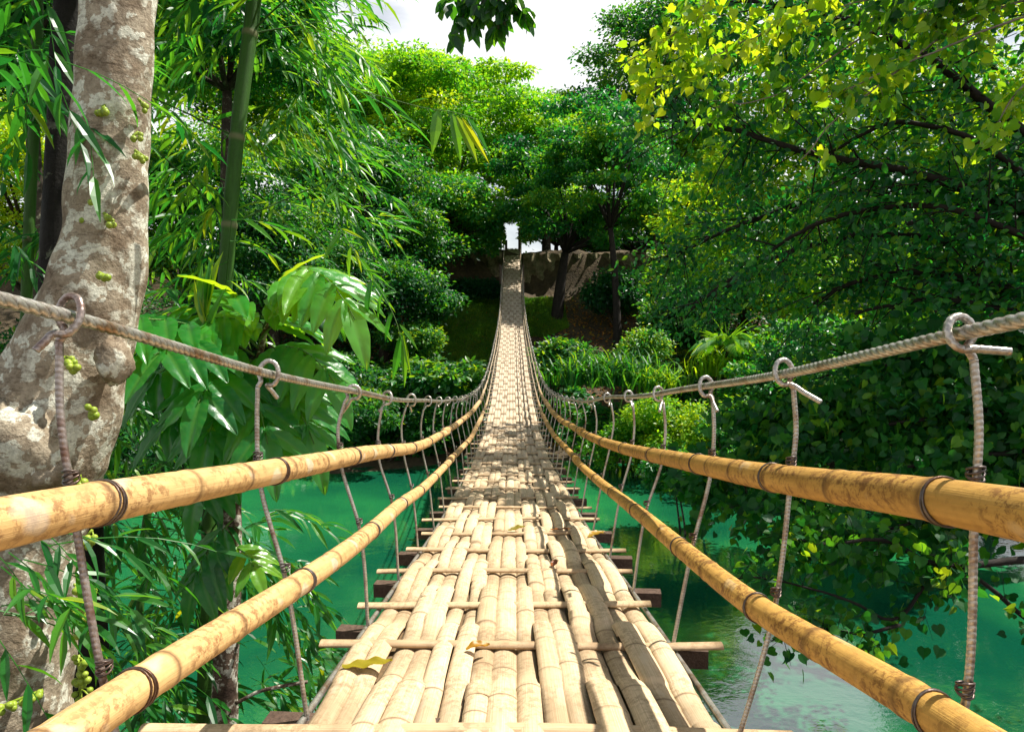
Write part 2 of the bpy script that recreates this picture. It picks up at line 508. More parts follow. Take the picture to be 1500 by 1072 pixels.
# water: opaque turbid emerald with small ripples
m, nt, out = mat_new('emerald_water')
co = coords(nt)
c = mix(nt, ramp(nt, noise(nt, .13, 4, .55, co), [(.38, (0, 0, 0)), (.62, (1, 1, 1))]), (.003, .065, .034), (.016, .17, .050))
w1 = noise(nt, 1.4, 4, .55, mapping(nt, co, (1, 1.6, 1)), .4)
w2 = noise(nt, 6., 3, .55, mapping(nt, co, (1, 1.8, 1)), .3)
p = principled(nt, out, c, .035, 0, .5, bump(nt, math_n(nt, 'ADD', w1, math_n(nt, 'MULTIPLY', w2, .22)), .04, .2))
p.inputs['IOR'].default_value = 3.0
M['water'] = m

# ------------------------------------------------------------------ light, sky, camera
SUN_EL, SUN_AZ = math.radians(60), math.radians(66)       # azimuth clockwise from +Y (towards the far bank)
SV = Vector((math.sin(SUN_AZ) * math.cos(SUN_EL), math.cos(SUN_AZ) * math.cos(SUN_EL), math.sin(SUN_EL)))
sl = bpy.data.lights.new('sun', 'SUN')
sl.energy = 5.0
sl.angle = math.radians(.55)
sl.color = (1, .95, .86)
so = bpy.data.objects.new('sun', sl)
COL.objects.link(so)
so.rotation_euler = SV.to_track_quat('Z', 'Y').to_euler()
so.location = (20, -5, 40)

w = bpy.data.worlds.new('World')
SC.world = w
w.use_nodes = True
nt = w.node_tree
nt.nodes.clear()
out = nd(nt, 'ShaderNodeOutputWorld')
bg = nd(nt, 'ShaderNodeBackground')
sky = nd(nt, 'ShaderNodeTexSky')
sky.sky_type = 'NISHITA'
sky.sun_disc = False
sky.sun_elevation = SUN_EL
sky.sun_rotation = SUN_AZ
cn = noise(nt, 2.6, 7, .58, mapping(nt, coords(nt, 'Generated'), (1, 1, 1.8)), .35)
cl = ramp(nt, cn, [(.34, (.25, .25, .25)), (.50, (1, 1, 1))])
shade = ramp(nt, noise(nt, 5, 5, .6, coords(nt, 'Generated')), [(.3, (10.6, 10.9, 11.4)), (.65, (13.2, 13.3, 13.3))])
sep = nd(nt, 'ShaderNodeSeparateXYZ')
nt.links.new(coords(nt, 'Generated'), sep.inputs[0])
band = ramp(nt, sep.outputs[2], [(.45, (1, 1, 1)), (.68, (.16, .16, .16))])
skc = mix(nt, math_n(nt, 'MULTIPLY', cl, band), sky.outputs[0], shade)
nt.links.new(skc, bg.inputs[0])
bg.inputs[1].default_value = .052
nt.links.new(bg.outputs[0], out.inputs[0])

cam = bpy.data.cameras.new('camera')
co_ = bpy.data.objects.new('camera', cam)
COL.objects.link(co_)
co_.location = (0, 0, CZ)
co_.rotation_euler = (math.pi / 2 - PITCH, 0, 0)
cam.sensor_fit = 'HORIZONTAL'
cam.sensor_width = 36
cam.lens = 36 * F / 1500
cam.clip_start = .03
cam.clip_end = 2000
SC.camera = co_
SC.view_settings.view_transform = 'Standard'
SC.view_settings.look = 'None'
SC.view_settings.exposure = .90
SC.view_settings.gamma = 1
cy = SC.cycles
cy.max_bounces, cy.diffuse_bounces, cy.glossy_bounces, cy.transmission_bounces = 5, 2, 3, 3
cy.use_denoising = True
cy.caustics_reflective = cy.caustics_refractive = False

# ------------------------------------------------------------------ setting: terrain and water
BANK_Y = 27.0


def ground_z(x, y):
    x, y = np.asarray(x, float), np.asarray(y, float)
    wob = .9 * np.sin(x * .21 + .6) + .6 * np.sin(x * .53 + 2)
    by = BANK_Y + wob - np.clip((np.abs(x) - 6) * .10, 0, 6)
    s = np.clip((y - by) / 20., 0, 1)
    far = -.45 + s * 8.1 + .45 * np.exp(-((y - by) / 1.) ** 2)
    far = np.where(y > by + 20, np.maximum(far, 0) + np.clip((y - by - 20.5) * 2.6, 0, 3.2), far)
    near = np.maximum(4.9 - np.clip(y + .5, 0, 9) * .85 - .25 * np.exp(-(x / 1.4) ** 2), -1.5)
    z = np.where(y > by - .2, far, near)
    z = z + np.where(y > by + .5, .16 * np.sin(x * 1.1 + y * .7) + .1 * np.sin(x * 2.3 - y * 1.7), 0)
    return z


def axis(*segs):
    out = []
    for a, b, st in segs:
        out += list(np.arange(a, b, st))
    return np.array(out)


gx = axis((-600, -60, 60), (-60, -20, 4), (-20, 20, .5), (20, 60, 4), (60, 601, 60))
gy = axis((-400, -20, 60), (-20, 12, .8), (12, 56, .45), (56, 90, 3), (90, 900, 90))
X, Y = np.meshgrid(gx, gy)
Z = ground_z(X, Y)
V = np.stack([X, Y, Z], -1).reshape(-1, 3)
nx, ny = len(gx), len(gy)
i, j = np.meshgrid(np.arange(nx - 1), np.arange(ny - 1))
b = (j * nx + i).ravel()
q = np.stack([b, b + 1, b + nx + 1, b + nx], -1)
g = link('ground', fast_mesh('ground', V, q.ravel(), np.full(len(q), 4), M['soil']))
tag(g, kind='structure')
wv = np.array([[-400, 2, 0], [400, 2, 0], [400, 40, 0], [-400, 40, 0]], float)
wo = link('water', fast_mesh('water', wv, np.arange(4), [4], M['water'], False))
tag(wo, kind='structure')

# ------------------------------------------------------------------ the bridge
bridge = empty('suspension_footbridge', c2w(0, DECK(1.), 1.), 'woven bamboo suspension footbridge hung from steel cables across the green river', 'bridge')


def warp_d(d0, d1, near, far, k=.07):
    ds = [d0]
    while ds[-1] < d1:
        ds.append(ds[-1] + min(far, near + k * max(0, ds[-1] - 2.5) * .2))
    ds[-1] = d1
    return np.array(ds)


ROWS = [1.10, 1.70, 2.34, 2.82, 3.42, 3.95, 4.5, 5.05]
while ROWS[-1] < DEND - .3: ROWS.append(ROWS[-1] + random.uniform(.52, .64))
ROWS = np.array(ROWS)
row_t = lambda d: np.interp(d, ROWS, np.arange(len(ROWS)), left=0, right=len(ROWS)) + np.where(d < ROWS[0], (d - ROWS[0]) / .6, 0)

# longitudinal strips: groups of two or three go over one slat and under the next
widths, groups = [], []
gsz = [2, 2, 2, 3, 2, 2, 2]
for gi, k in enumerate(gsz):
    for _ in range(k):
        widths.append(random.uniform(.060, .082))
        groups.append(gi)
widths = np.array(widths)
widths *= 1.10 / widths.sum()
cent = np.cumsum(widths) - widths / 2 - .55
for si in range(len(widths)):
    mb = MB()
    d = -.6 + random.uniform(-.5, 0)
    seg_i = 0
    while d < DEND:
        ln = random.uniform(2.2, 4.6) * (1 if d < 12 else 2.2)
        # cuts lie under a slat
        e = min(DEND, d + ln)
        ds = warp_d(d, min(DEND, e + .10), .0085, .16, .1)
        t = row_t(ds)
        c = np.cos(math.pi * (t + groups[si]))
        amp = .014 + .003 * random.random()
        h = amp * np.sign(c) * np.abs(c) ** .42 + .006 * random.uniform(-1, 1)
        lift = random.choice([0, 0, 0, .012])
        h = h + lift * np.clip(1 - (ds - ds[0]) / .25, 0, 1) + .01 * np.clip((ds - ds[-1] + .2) / .2, -0, 1)
        wob = .006 * np.sin(ds * 1.3 + si * 2 + seg_i) + random.uniform(-.004, .004)
        splay = np.clip((3.0 - ds) / 3, 0, 1) * cent[si] * .06
        x0 = cent[si] + wob + splay
        nodes = ds[0] + np.cumsum(np.array([random.uniform(.26, .42) for _ in range(60)]))
        dist = np.min(np.abs(ds[:, None] - nodes[None, :]), 1)
        ndv = np.exp(-(dist / .0045) ** 2)
        swell = np.exp(-(dist / .02) ** 2)
        wd = widths[si] * (random.uniform(1.05, 1.14) + .03 * np.sin(ds * 2.3 + si)) * (1 + .03 * swell)
        if random.random() < .15: wd = wd * np.clip(.55 + (ds - ds[0]) / .6, 0, 1)
        k = 7
        a = np.linspace(-1, 1, k)
        arc = .19 * (1 - np.abs(a) ** 2.3)
        xx = x0[:, None] + wd[:, None] * .5 * a[None, :]
        hh = h[:, None] + wd[:, None] * (arc[None, :] - .16) + (.0025 * swell)[:, None]
        tilt = random.uniform(-.08, .08)
        hh = hh + tilt * (xx - x0[:, None])
        Vv = c2w(xx, DECK(ds)[:, None] + hh, ds[:, None])
        n = len(ds)
        ii = np.arange(n - 1)[:, None] * k
        jj = np.arange(k - 1)[None, :]
        q = np.stack([ii + jj, ii + jj + 1, ii + k + jj + 1, ii + k + jj], -1).reshape(-1, 4)
        uv = np.stack(np.broadcast_arrays(a[None, :] * .5 + .5 + si * 3.1 + seg_i * 7.7, ds[:, None] + si * 11.3), -1).reshape(-1, 2)
        # underside keeps the cane from being paper thin
        Vu = Vv.copy()
        Vu[:, :, 2] -= .006
        q2 = q[:, ::-1] + n * k
        e1 = np.concatenate([np.stack([ii[:, 0], ii[:, 0] + k, ii[:, 0] + k + n * k, ii[:, 0] + n * k], -1)])
        e2 = np.stack([ii[:, 0] + k - 1 + k, ii[:, 0] + k - 1, ii[:, 0] + k - 1 + n * k, ii[:, 0] + 2 * k - 1 + n * k], -1)
        endq = np.stack([np.arange(k - 1) + 1, np.arange(k - 1), np.arange(k - 1) + n * k, np.arange(k - 1) + 1 + n * k], -1)
        mb.add(np.concatenate([Vv.reshape(-1, 3), Vu.reshape(-1, 3)]), [q, q2, e1, e2, endq], np.concatenate([uv, uv]),
               random.random(),
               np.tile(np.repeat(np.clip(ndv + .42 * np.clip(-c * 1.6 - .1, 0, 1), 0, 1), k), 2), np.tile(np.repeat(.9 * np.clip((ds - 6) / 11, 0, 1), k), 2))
        d = e
        seg_i += 1
    mb.build('deck_strip', M['deck'], bridge)

# dark-toned lower layer of split cane seen through the gaps
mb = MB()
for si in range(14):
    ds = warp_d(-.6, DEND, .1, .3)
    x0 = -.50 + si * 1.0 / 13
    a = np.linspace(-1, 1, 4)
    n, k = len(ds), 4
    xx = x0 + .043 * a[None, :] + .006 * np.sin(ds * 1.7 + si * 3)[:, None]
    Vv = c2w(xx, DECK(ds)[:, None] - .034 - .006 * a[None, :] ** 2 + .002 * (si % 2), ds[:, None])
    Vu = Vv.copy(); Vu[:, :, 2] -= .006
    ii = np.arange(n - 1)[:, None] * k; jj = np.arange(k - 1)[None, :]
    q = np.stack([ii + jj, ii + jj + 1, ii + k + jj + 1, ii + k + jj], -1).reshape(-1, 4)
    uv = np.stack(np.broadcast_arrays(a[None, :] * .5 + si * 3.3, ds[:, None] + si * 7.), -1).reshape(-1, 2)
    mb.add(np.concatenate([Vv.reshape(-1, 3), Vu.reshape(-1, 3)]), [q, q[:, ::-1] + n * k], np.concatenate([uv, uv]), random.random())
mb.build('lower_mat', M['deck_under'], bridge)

# cross slats and the dark beams under them
for r, dr in enumerate(ROWS):
    mb = MB()
    l, rr = -random.uniform(.60, .72), random.uniform(.60, .74)
    if r == 1: l = -.98
    if r == 2: l, rr = -.69, .755
    sk = random.uniform(-.03, .03)
    n = 24 if dr < 14 else 5
    xs = np.linspace(l, rr, n)
    hw = random.uniform(.020, .027)
    ds = dr + sk * xs + .006 * np.sin(xs * 5 + r)
    k = 5
    a = np.linspace(-1, 1, k)
    yy = DECK(dr) + .002 + .010 * (1 - a[None, :] ** 2) + .005 * np.sin(xs * 3 + r * 2)[:, None]
    Vt = c2w(xs[:, None], yy + 0 * xs[:, None], ds[:, None] + a[None, :] * hw)
    Vb = Vt.copy(); Vb[:, :, 2] = Vt[:, :1, 2] - .008
    ii = np.arange(n - 1)[:, None] * k; jj = np.arange(k - 1)[None, :]
    q = np.stack([ii + jj, ii + jj + 1, ii + k + jj + 1, ii + k + jj], -1).reshape(-1, 4)
    N = n * k
    e1 = np.stack([ii[:, 0] + k, ii[:, 0], ii[:, 0] + N, ii[:, 0] + k + N], -1)
    e2 = np.stack([ii[:, 0] + k - 1, ii[:, 0] + 2 * k - 1, ii[:, 0] + 2 * k - 1 + N, ii[:, 0] + k - 1 + N], -1)
    c1 = np.stack([np.arange(k - 1), np.arange(k - 1) + N, np.arange(k - 1) + 1 + N, np.arange(k - 1) + 1], -1)
    c2 = c1[:, ::-1] + (n - 1) * k
    uv = np.stack(np.broadcast_arrays(a[None, :] * .5 + r * 2.3, xs[:, None] + r * 5.1), -1).reshape(-1, 2)
    nodes = l + np.cumsum([random.uniform(.22, .4) for _ in range(8)])
    ndv = np.exp(-(np.min(np.abs(xs[:, None] - nodes[None, :]), 1) / .02) ** 2) * .6
    mb.add(np.concatenate([Vt.reshape(-1, 3), Vb.reshape(-1, 3)]), [q[:, ::-1], q + N, e1, e2, c1, c2], np.concatenate([uv, uv]), random.random(), np.tile(np.repeat(ndv, k), 2))
    mb.build('cross_slat', M['slat'], bridge)

HD = {-1: [1.1, 1.83, 2.6, 3.3, 4.0], 1: [1.04, 1.68, 2.35, 3.1, 3.85]}
for s in (-1, 1):
    while HD[s][-1] < DEND - 1.6: HD[s].append(HD[s][-1] + random.uniform(.72, .82) * (1 if HD[s][-1] < 12 else 1.25))
for k, dh in enumerate(HD[-1]):
    mb = MB()
    dr = HD[1][min(k, len(HD[1]) - 1)]
    a_, b_ = c2w(-.70, DECK(dh) - .066, dh + .02), c2w(.72, DECK(dr) - .066, dr + .04)
    if dh > 30: a_, b_ = c2w(-.68, DECK(dh) - .066, dh), c2w(.68, DECK(dh) - .066, dh)
    ax = (b_ - a_) / 2
    mb.box((a_ + b_) / 2, ax, unit(np.cross(np.array([0, 0, 1.]), ax)) * .028, np.array([0, 0, .034]))
    mb.build('crossbeam', M['beam'], bridge, False)

# second, lower row of cut bamboo ends beside the deck, tied to the beams
for s in (-1, 1):
    f_e = lambda d: s * .585
    mb = MB()
    ds = warp_d(-.6, DEND, .08, .5)
    pts = c2w(s * (.575 + .012 * np.sin(ds * .9)), DECK(ds) - .028, ds)
    mb.tube(pts, .011, 6)
    mb.build('edge_cable', M['cable'], bridge)

# main cables
twist = lambda p, am, st: (lambda s_, th: 1 + am * np.cos(st * th - 2 * math.pi * s_ * st / p) ** 1)
for s in (-1, 1):
    fx, fy = CABLE[s]
    mb = MB()
    ds = np.concatenate([np.arange(-1.2, 3.4, .0025), warp_d(3.4, DEND, .05, .4)])
    pts = c2w(fx(ds), fy(ds) + .004 * np.sin(ds * 3), ds)
    slen = np.concatenate([[0], np.cumsum(np.linalg.norm(np.diff(pts, axis=0), axis=1))])
    lob = lambda s_, th: np.abs(np.cos(2. * th - math.pi * s_ / .021))
    sh = lambda s_, th: np.where(s_ < 4.7, .82 + .23 * lob(s_, th) ** .6, 1.)
    thv = np.arange(20) * 2 * math.pi / 20
    groove_dark = np.where(slen[:, None] < 4.7, np.clip(1 - lob(slen[:, None], thv[None, :]) * 2.2, 0, 1), .15)  # grooves between the strands coloured darker
    mb.tube(pts, np.interp(ds, [.5, 3], [.0112, .0122]), 20, sh, True, .5, groove_dark)
    mb.build('main_cable', M['cable'], bridge)

# bamboo rails with nodes
RAILS = {}
for s in (-1, 1):
    for nm, tab, r0 in (('upper', UPPER, .0365), ('lower', LOWER, .034)):
        fx, fy = tab[s]
        mb = MB()
        d = -1.2
        pole = 0
        rec = []
        while d < DEND:
            ln = random.uniform(5.4, 6.6) if pole else 7.4
            e = min(DEND, d + ln)
            ds = np.concatenate([np.arange(d, min(e, 5), .010), warp_d(max(d, 5), e, .03, .14)]) if d < 5 else warp_d(d, e, .04, .16)
            ds = ds[np.concatenate([[True], np.diff(ds) > 1e-4])]
            nodes = ds[0] + .1 + np.cumsum(np.array([random.uniform(.22, .36) for _ in range(40)]))
            dist = np.abs(ds[:, None] - nodes[None, :])
            near = np.min(dist, 1)
            idx = np.argmin(dist, 1)
            kink = np.cumsum(np.array([random.uniform(-.006, .006) * (.3 if pole == 0 else 1) for _ in range(41)]))
            bend = np.interp(ds, np.concatenate([[ds[0]], nodes]), kink)
            bend -= np.linspace(bend[0], bend[-1], len(bend))
            kx = np.interp(ds, np.concatenate([[ds[0]], nodes]), np.cumsum(np.array([random.uniform(-.005, .005) * (.3 if pole == 0 else 1) for _ in range(41)])))
            kx -= np.linspace(kx[0], kx[-1], len(kx))
            taper = np.interp(ds, [d, e], [1.08, .84] if pole % 2 == 0 else [.84, 1.08])
            rad = r0 * taper * np.interp(ds, [11, 17], [1, .5]) * (1 + .045 * np.exp(-(near / .014) ** 2) - .02 * np.exp(-((near - .03) / .015) ** 2))
            ndv = np.exp(-(near / .0075) ** 2)
            pts = c2w(fx(ds) + kx, fy(ds) + bend + (.02 if pole % 2 else 0), ds)
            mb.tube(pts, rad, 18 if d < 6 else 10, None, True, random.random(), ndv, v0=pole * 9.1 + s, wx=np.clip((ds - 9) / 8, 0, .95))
            rec.append((ds, pts, rad))
            d = e - .0 if e >= DEND else e - .28
            pole += 1
        RAILS[(s, nm)] = (mb.build('bamboo_rail', M['rail_l'] if s < 0 else M['rail_r'], bridge), fx, fy, rec)
        RAILS[(s, nm)][0]['label'] = f"{nm} bamboo pole of the {'left' if s < 0 else 'right'} railing"


# hangers: ribbed rods looped over the cable, tied to both rails
def smooth_poly(pts, step):
    pts = np.asarray(pts, float)
    t = np.arange(len(pts))
    sl_ = np.concatenate([[0], np.cumsum(np.linalg.norm(np.diff(pts, axis=0), axis=1))])
    fs = [hermite(list(zip(sl_, pts[:, c]))) for c in range(3)]
    ss = np.linspace(0, sl_[-1], max(4, int(sl_[-1] / step)))
    return np.stack([f(ss) for f in fs], -1)


for s in (-1, 1):
    cx_, cy_ = CABLE[s]
    ux, uy = UPPER[s]
    lx, ly = LOWER[s]
    nh = 0
    for k, dh in enumerate(HD[s]):
        if k >= 48: break
        near = dh < 2.7
        C = c2w(cx_(dh), cy_(dh), dh)
        T = unit(c2w(cx_(dh + .05), cy_(dh + .05), dh + .05) - C)
        O = np.array([s, 0, 0], float)
        U = unit(np.cross(T, O)) * (1 if np.cross(T, O)[2] > 0 else -1)
        rl = .025
        rr = .0064 if dh < 2 else .007
        jit = lambda a: random.uniform(-a, a)
        bow = s * random.uniform(.004, .022)
        lo_p = c2w(float(lx(dh)) + s * .047, ly(dh), dh)
        up_p = c2w(float(ux(dh)) + s * .05, uy(dh), dh)
        top_p = C + O * (.024 + abs(bow) * .3) - U * .04
        body = [c2w(s * .575, DECK(dh) - .05, dh), lo_p, up_p, up_p * .45 + top_p * .55 + np.array([bow, jit(.006), 0]), top_p]
        drift = random.choice([-1, 1, -1]) * random.uniform(.02, .045)
        elong = random.uniform(1.0, 1.5)
        loop = []
        for q_ in range(9):
            a = -math.pi * .25 + q_ / 8 * 2 * math.pi * .93
            loop.append(C + O * math.cos(a) * rl * 1.0 + U * math.sin(a) * rl * elong + T * drift * (q_ / 8))
        tl = random.uniform(.035, .09) if dh < 12 else .045
        td = unit(O * random.uniform(-.8, .9) - U * random.uniform(.2, .8) - T * random.uniform(.3, 1) * np.sign(drift) * -1)
        if k == 0: td = unit(O * .85 - U * .12 - T * .3) if s > 0 else unit(-O * -.45 - U * .8 - T * .35)
        tail = [loop[-1] + td * tl * .5, loop[-1] + td * tl]
        mb = MB()
        b1 = smooth_poly(body, .0016 if near else .03)
        ribf = lambda s_, th: np.abs(np.sin(math.pi * s_ / .0100 + .9 * np.cos(th)))
        rib = (lambda s_, th: .95 + .10 * ribf(s_, th)) if near else None
        th10 = np.arange(10) * 2 * math.pi / 10
        groove_dark = lambda q_: np.clip(1 - 2.4 * ribf(np.concatenate([[0], np.cumsum(np.linalg.norm(np.diff(q_, axis=0), axis=1))])[:, None], th10[None, :]), 0, 1) if near else None  # hollows between the ribs coloured darker
        mb.tube(b1, rr, 10 if near else 6, rib, True, .5, None if groove_dark(b1) is None else groove_dark(b1) * .45)
        l1 = smooth_poly([body[-1]] + loop + tail, .0016 if near else .012)
        mb.tube(l1, rr, 10 if near else 6, rib, True, .5, None if groove_dark(l1) is None else groove_dark(l1) * .45)
        o = mb.build('hanger_rod', M['hanger_rust'] if (s < 0 and k == 0) else M['hanger'], bridge)
        if s < 0 and k == 0: o['label'] = 'rusty purple brown hanger rod'
        if dh < 9:
            for nm in ('upper', 'lower'):
                ro, fx, fy, rec = RAILS[(s, nm)]
                rd, rp, rw = next((r_ for r_ in rec if r_[0][0] <= dh <= r_[0][-1]), rec[0])
                r0 = float(np.interp(dh, rd, rw))
                c0 = np.array([np.interp(dh, rd, rp[:, c_]) for c_ in range(3)])
                c1 = np.array([np.interp(dh + .04, rd, rp[:, c_]) for c_ in range(3)])
                tt = unit(c1 - c0)
                mbw = MB()
                for z in range(3 if dh < 4 else 2):
                    th = np.linspace(0, 2 * math.pi, 28)
                    o1 = unit(np.cross(tt, np.array([0, 0, 1.])))
                    o2 = np.cross(o1, tt)
                    sh = (z - 1) * .006
                    R_ = r0 + .0018
                    pts = c0[None, :] + tt[None, :] * (sh + .006 * np.sin(th + z))[:, None] + R_ * (np.cos(th)[:, None] * o1 + np.sin(th)[:, None] * o2)
                    mbw.tube(pts, .0019 if dh < 4 else .003, 5, None, False)
                # knot on the rod
                for z in range(4 if dh < 4 else 2):
                    th = np.linspace(0, 2 * math.pi, 14)
                    kp = c0 + np.array([s * .047, 0, r0 + .002 + z * .005])
                    pts = kp[None, :] + .012 * np.stack([np.cos(th), np.sin(th), .4 * np.sin(th + z)], -1)
                    mbw.tube(pts, .0022, 5, None, False)
                mbw.build('wire_tie', M['wire'], ro)

# posts where the bridge lands
for px, d, y0, y1, r in ((741.5, 50.5, 352, 402, .10), (761.5, 50.5, 338, 402, .14), (733.5, 44, 388, 440, .11), (765.5, 43.5, 388, 440, .11)):
    mb = MB()
    mb.tube([P(px, y1, d), P(px, (y0 + y1) / 2, d), P(px, y0, d)], [r, r * .97, r * .92], 8)
    mb.build('end_post', M['post'], bridge)

# ------------------------------------------------------------------ fallen leaves lying on the deck
def fallen(px, py, size, rndv, label, curl=.3, ang=0., kind=T_OVAL, aspect=.42):
    d = np.interp(py, [700, 712, 740, 780, 820, 870, 947, 1000, 1072], [7.7, 6.83, 5.77, 4.56, 3.77, 2.95, 2.36, 2.02, 1.68])
    x = (px - 750) * d / F
    c = c2w(x, DECK(d) + .042, d)
    A = np.array([math.cos(ang), math.sin(ang), .05])
    S = unit(np.cross(np.array([0, 0, 1.]), A)); N = np.cross(unit(A), S)
    nu, nv = 15, 7
    u_, v_ = np.meshgrid(np.linspace(0, 1, nu), np.linspace(-1, 1, nv), indexing='ij')
    hw = .5 * aspect * np.sin(math.pi * np.clip(u_ * .92 + .05, 0, 1)) ** .8
    zz = curl * .30 * v_ ** 2 * hw / .2 * .5 + .06 * np.sin(u_ * 6 + rndv * 9) * curl + .03 * np.sin(u_ * 17 + v_ * 3) * np.abs(v_)
    Vv = (c + size * ((u_ - .5)[..., None] * unit(A) + (hw * v_)[..., None] * S + zz[..., None] * N)).reshape(-1, 3)
    Vv[:, 2] -= .012
    ii = np.arange(nu - 1)[:, None] * nv; jj = np.arange(nv - 1)[None, :]
    q = np.stack([ii + jj, ii + jj + 1, ii + nv + jj + 1, ii + nv + jj], -1).reshape(-1, 4)
    n = len(Vv)
    Vall = np.concatenate([Vv, Vv - np.array([0, 0, .0012])])
    Q = np.concatenate([q[:, ::-1], q + n])
    me = fast_mesh('fallen_leaf', Vall, Q.ravel(), np.full(len(Q), 4), M['leaf_dry'], True, {'rnd': np.full(2 * n, rndv)})
    o = link('fallen_leaf', me)
    tag(o, label, 'leaf', 'fallen leaves on the deck')


fallen(538, 990, .16, .33, 'long yellow green fallen leaf on the left edge of the near deck', .25, .1, aspect=.3)
fallen(700, 966, .085, .62, 'curled brown dead leaf beside the broad near cross slat', .7, .3)
fallen(757, 782, .13, .36, 'yellow fallen leaf in the middle of the deck', .5, .4)
fallen(822, 783, .15, .95, 'thin red brown dead leaf right of the yellow one on deck', .2, .0, aspect=.18)
fallen(873, 792, .14, .55, 'dull olive leaf lying at the right edge of the deck', .4, .6)
fallen(812, 838, .08, 1., 'small rust red leaf scrap under the split strips on deck', .5, 1.2)


# ------------------------------------------------------------------ vegetation helpers
def rvec(n):
    return unit(RNG.normal(size=(n, 3)))


def clump_leaves(ls, centers, rc, n, L, W, tm=T_SMALL, flat=.6, hue=None, spread=.22, up=.8, droop=.25):
    centers = np.asarray(centers, float)
    rc = np.broadcast_to(np.asarray(rc, float), (len(centers),))
    for ci, c in enumerate(centers):
        v = rvec(n)
        r = rc[ci] * (.35 + .65 * RNG.random(n) ** .6) * (1 + .28 * np.abs(RNG.normal(size=n)))
        o = v * r[:, None] * np.array([1, 1, flat])
        h = RNG.random() if hue is None else hue + RNG.normal() * .16
        rn = np.clip(h + RNG.normal(size=n) * spread, 0, 1)
        N = v * .55 + np.array([0, 0, up]) + rvec(n) * .55
        A = v * np.array([1, 1, .3]) + rvec(n) * .8 + np.array([0, 0, -droop])
        sc = .7 + .6 * RNG.random(n)
        ls.add(tm, c + o, A, N, L * sc, W * sc, rn)


def ellipsoid_pts(n, c, R, lo=.45, zmin=-.5):
    out = []
    while len(out) < n:
        v = rvec(1)[0]
        if v[2] < zmin: continue
        r = lo + (1 - lo) * random.random() ** .6
        out.append(np.asarray(c) + v * r * np.asarray(R))
    return np.array(out)


def limb_pts(a, b, sag=.15, n=7):
    a, b = np.asarray(a, float), np.asarray(b, float)
    L = np.linalg.norm(b - a)
    mid = (a + b) / 2 + np.array([random.uniform(-1, 1), random.uniform(-1, 1), random.uniform(.2, 1)]) * L * sag
    t = np.linspace(0, 1, n)[:, None]
    return (1 - t) ** 2 * a + 2 * t * (1 - t) * mid + t ** 2 * b


def tree(name, label, cat, base, C, R, ncl, rc, nleaf, L, mat, bark='bark_far', trunk_r=.3, flat=.55, tm=T_SMALL, aspect=.6, group=None,
         zmin=-.5, lo=.45, nlimb=12, lean=None, hue=None, spread=.2, trunk_top=None, up=.8):
    base = np.asarray(base, float)
    root = empty(name, base, label, cat, group)
    cs = ellipsoid_pts(ncl, C, R, lo, zmin)
    ls = Leaves()
    clump_leaves(ls, cs, rc * (.65 + .7 * RNG.random(ncl)), nleaf, L, L * aspect, tm, flat, hue, spread, up)
    mb = MB()
    fork = np.asarray(C, float) + np.array([0, 0, -R[2] * .55]) if trunk_top is None else np.asarray(trunk_top, float)
    tp = limb_pts(base - np.array([0, 0, .4]), fork, .05, 9)
    mb.tube(tp, np.linspace(trunk_r * 1.25, trunk_r * .7, 9), 10)
    for c in cs[:nlimb]:
        lp = limb_pts(fork, c, .18, 7)
        mb.tube(lp, np.linspace(trunk_r * .45, trunk_r * .07, 7), 6)
    mb.build('trunk', M[bark], root)
    ls.build('crown', mat, root)
    return root


def gz(x, y): return float(ground_z(x, y))


def on_ground(px, d, py=500):
    """point of the ground under picture column px at depth d"""
    p = P(px, py, d)
    return np.array([p[0], p[1], gz(p[0], p[1])])


def m_at(d, px): return px * d / F


# ------------------------------------------------------------------ far bank trees
GR = 'trees on the far bank'


def ftree(name, label, px, py, d, wpx, hpx, mat, ncl=60, rc_px=34, nleaf=420, Lpx=6.5, bpx=None, **kw):
    c = P(px, py, d)
    R = (m_at(d, wpx) / 2, m_at(d, wpx) / 2.6, m_at(d, hpx) / 2)
    b = on_ground(px if bpx is None else bpx, d)
    return tree(name, label, 'tree', b, c, R, ncl, m_at(d, rc_px), nleaf, m_at(d, Lpx), M[mat], group=GR, **kw)


# umbrella-crowned rain tree: thin flat tiers stacked in a dome
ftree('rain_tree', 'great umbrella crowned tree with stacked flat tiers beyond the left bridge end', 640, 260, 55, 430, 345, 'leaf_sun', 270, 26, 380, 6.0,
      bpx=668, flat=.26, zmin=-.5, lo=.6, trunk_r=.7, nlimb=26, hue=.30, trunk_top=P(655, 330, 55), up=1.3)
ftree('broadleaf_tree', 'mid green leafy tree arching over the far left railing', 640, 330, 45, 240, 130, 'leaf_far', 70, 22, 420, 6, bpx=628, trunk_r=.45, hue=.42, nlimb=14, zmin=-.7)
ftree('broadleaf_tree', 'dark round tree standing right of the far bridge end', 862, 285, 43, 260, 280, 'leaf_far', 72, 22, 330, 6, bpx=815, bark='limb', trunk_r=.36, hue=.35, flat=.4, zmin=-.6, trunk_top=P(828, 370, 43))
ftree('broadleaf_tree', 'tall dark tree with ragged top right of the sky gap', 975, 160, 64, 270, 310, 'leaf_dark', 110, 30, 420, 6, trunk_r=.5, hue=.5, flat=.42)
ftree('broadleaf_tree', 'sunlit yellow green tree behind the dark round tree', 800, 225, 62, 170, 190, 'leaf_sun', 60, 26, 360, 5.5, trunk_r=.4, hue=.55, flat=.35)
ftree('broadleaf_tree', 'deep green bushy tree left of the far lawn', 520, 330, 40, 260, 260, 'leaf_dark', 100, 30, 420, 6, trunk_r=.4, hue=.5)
ftree('broadleaf_tree', 'shaded low tree above the dark left bank', 560, 430, 36, 200, 120, 'leaf_dark', 50, 26, 360, 6, trunk_r=.25, hue=.35)
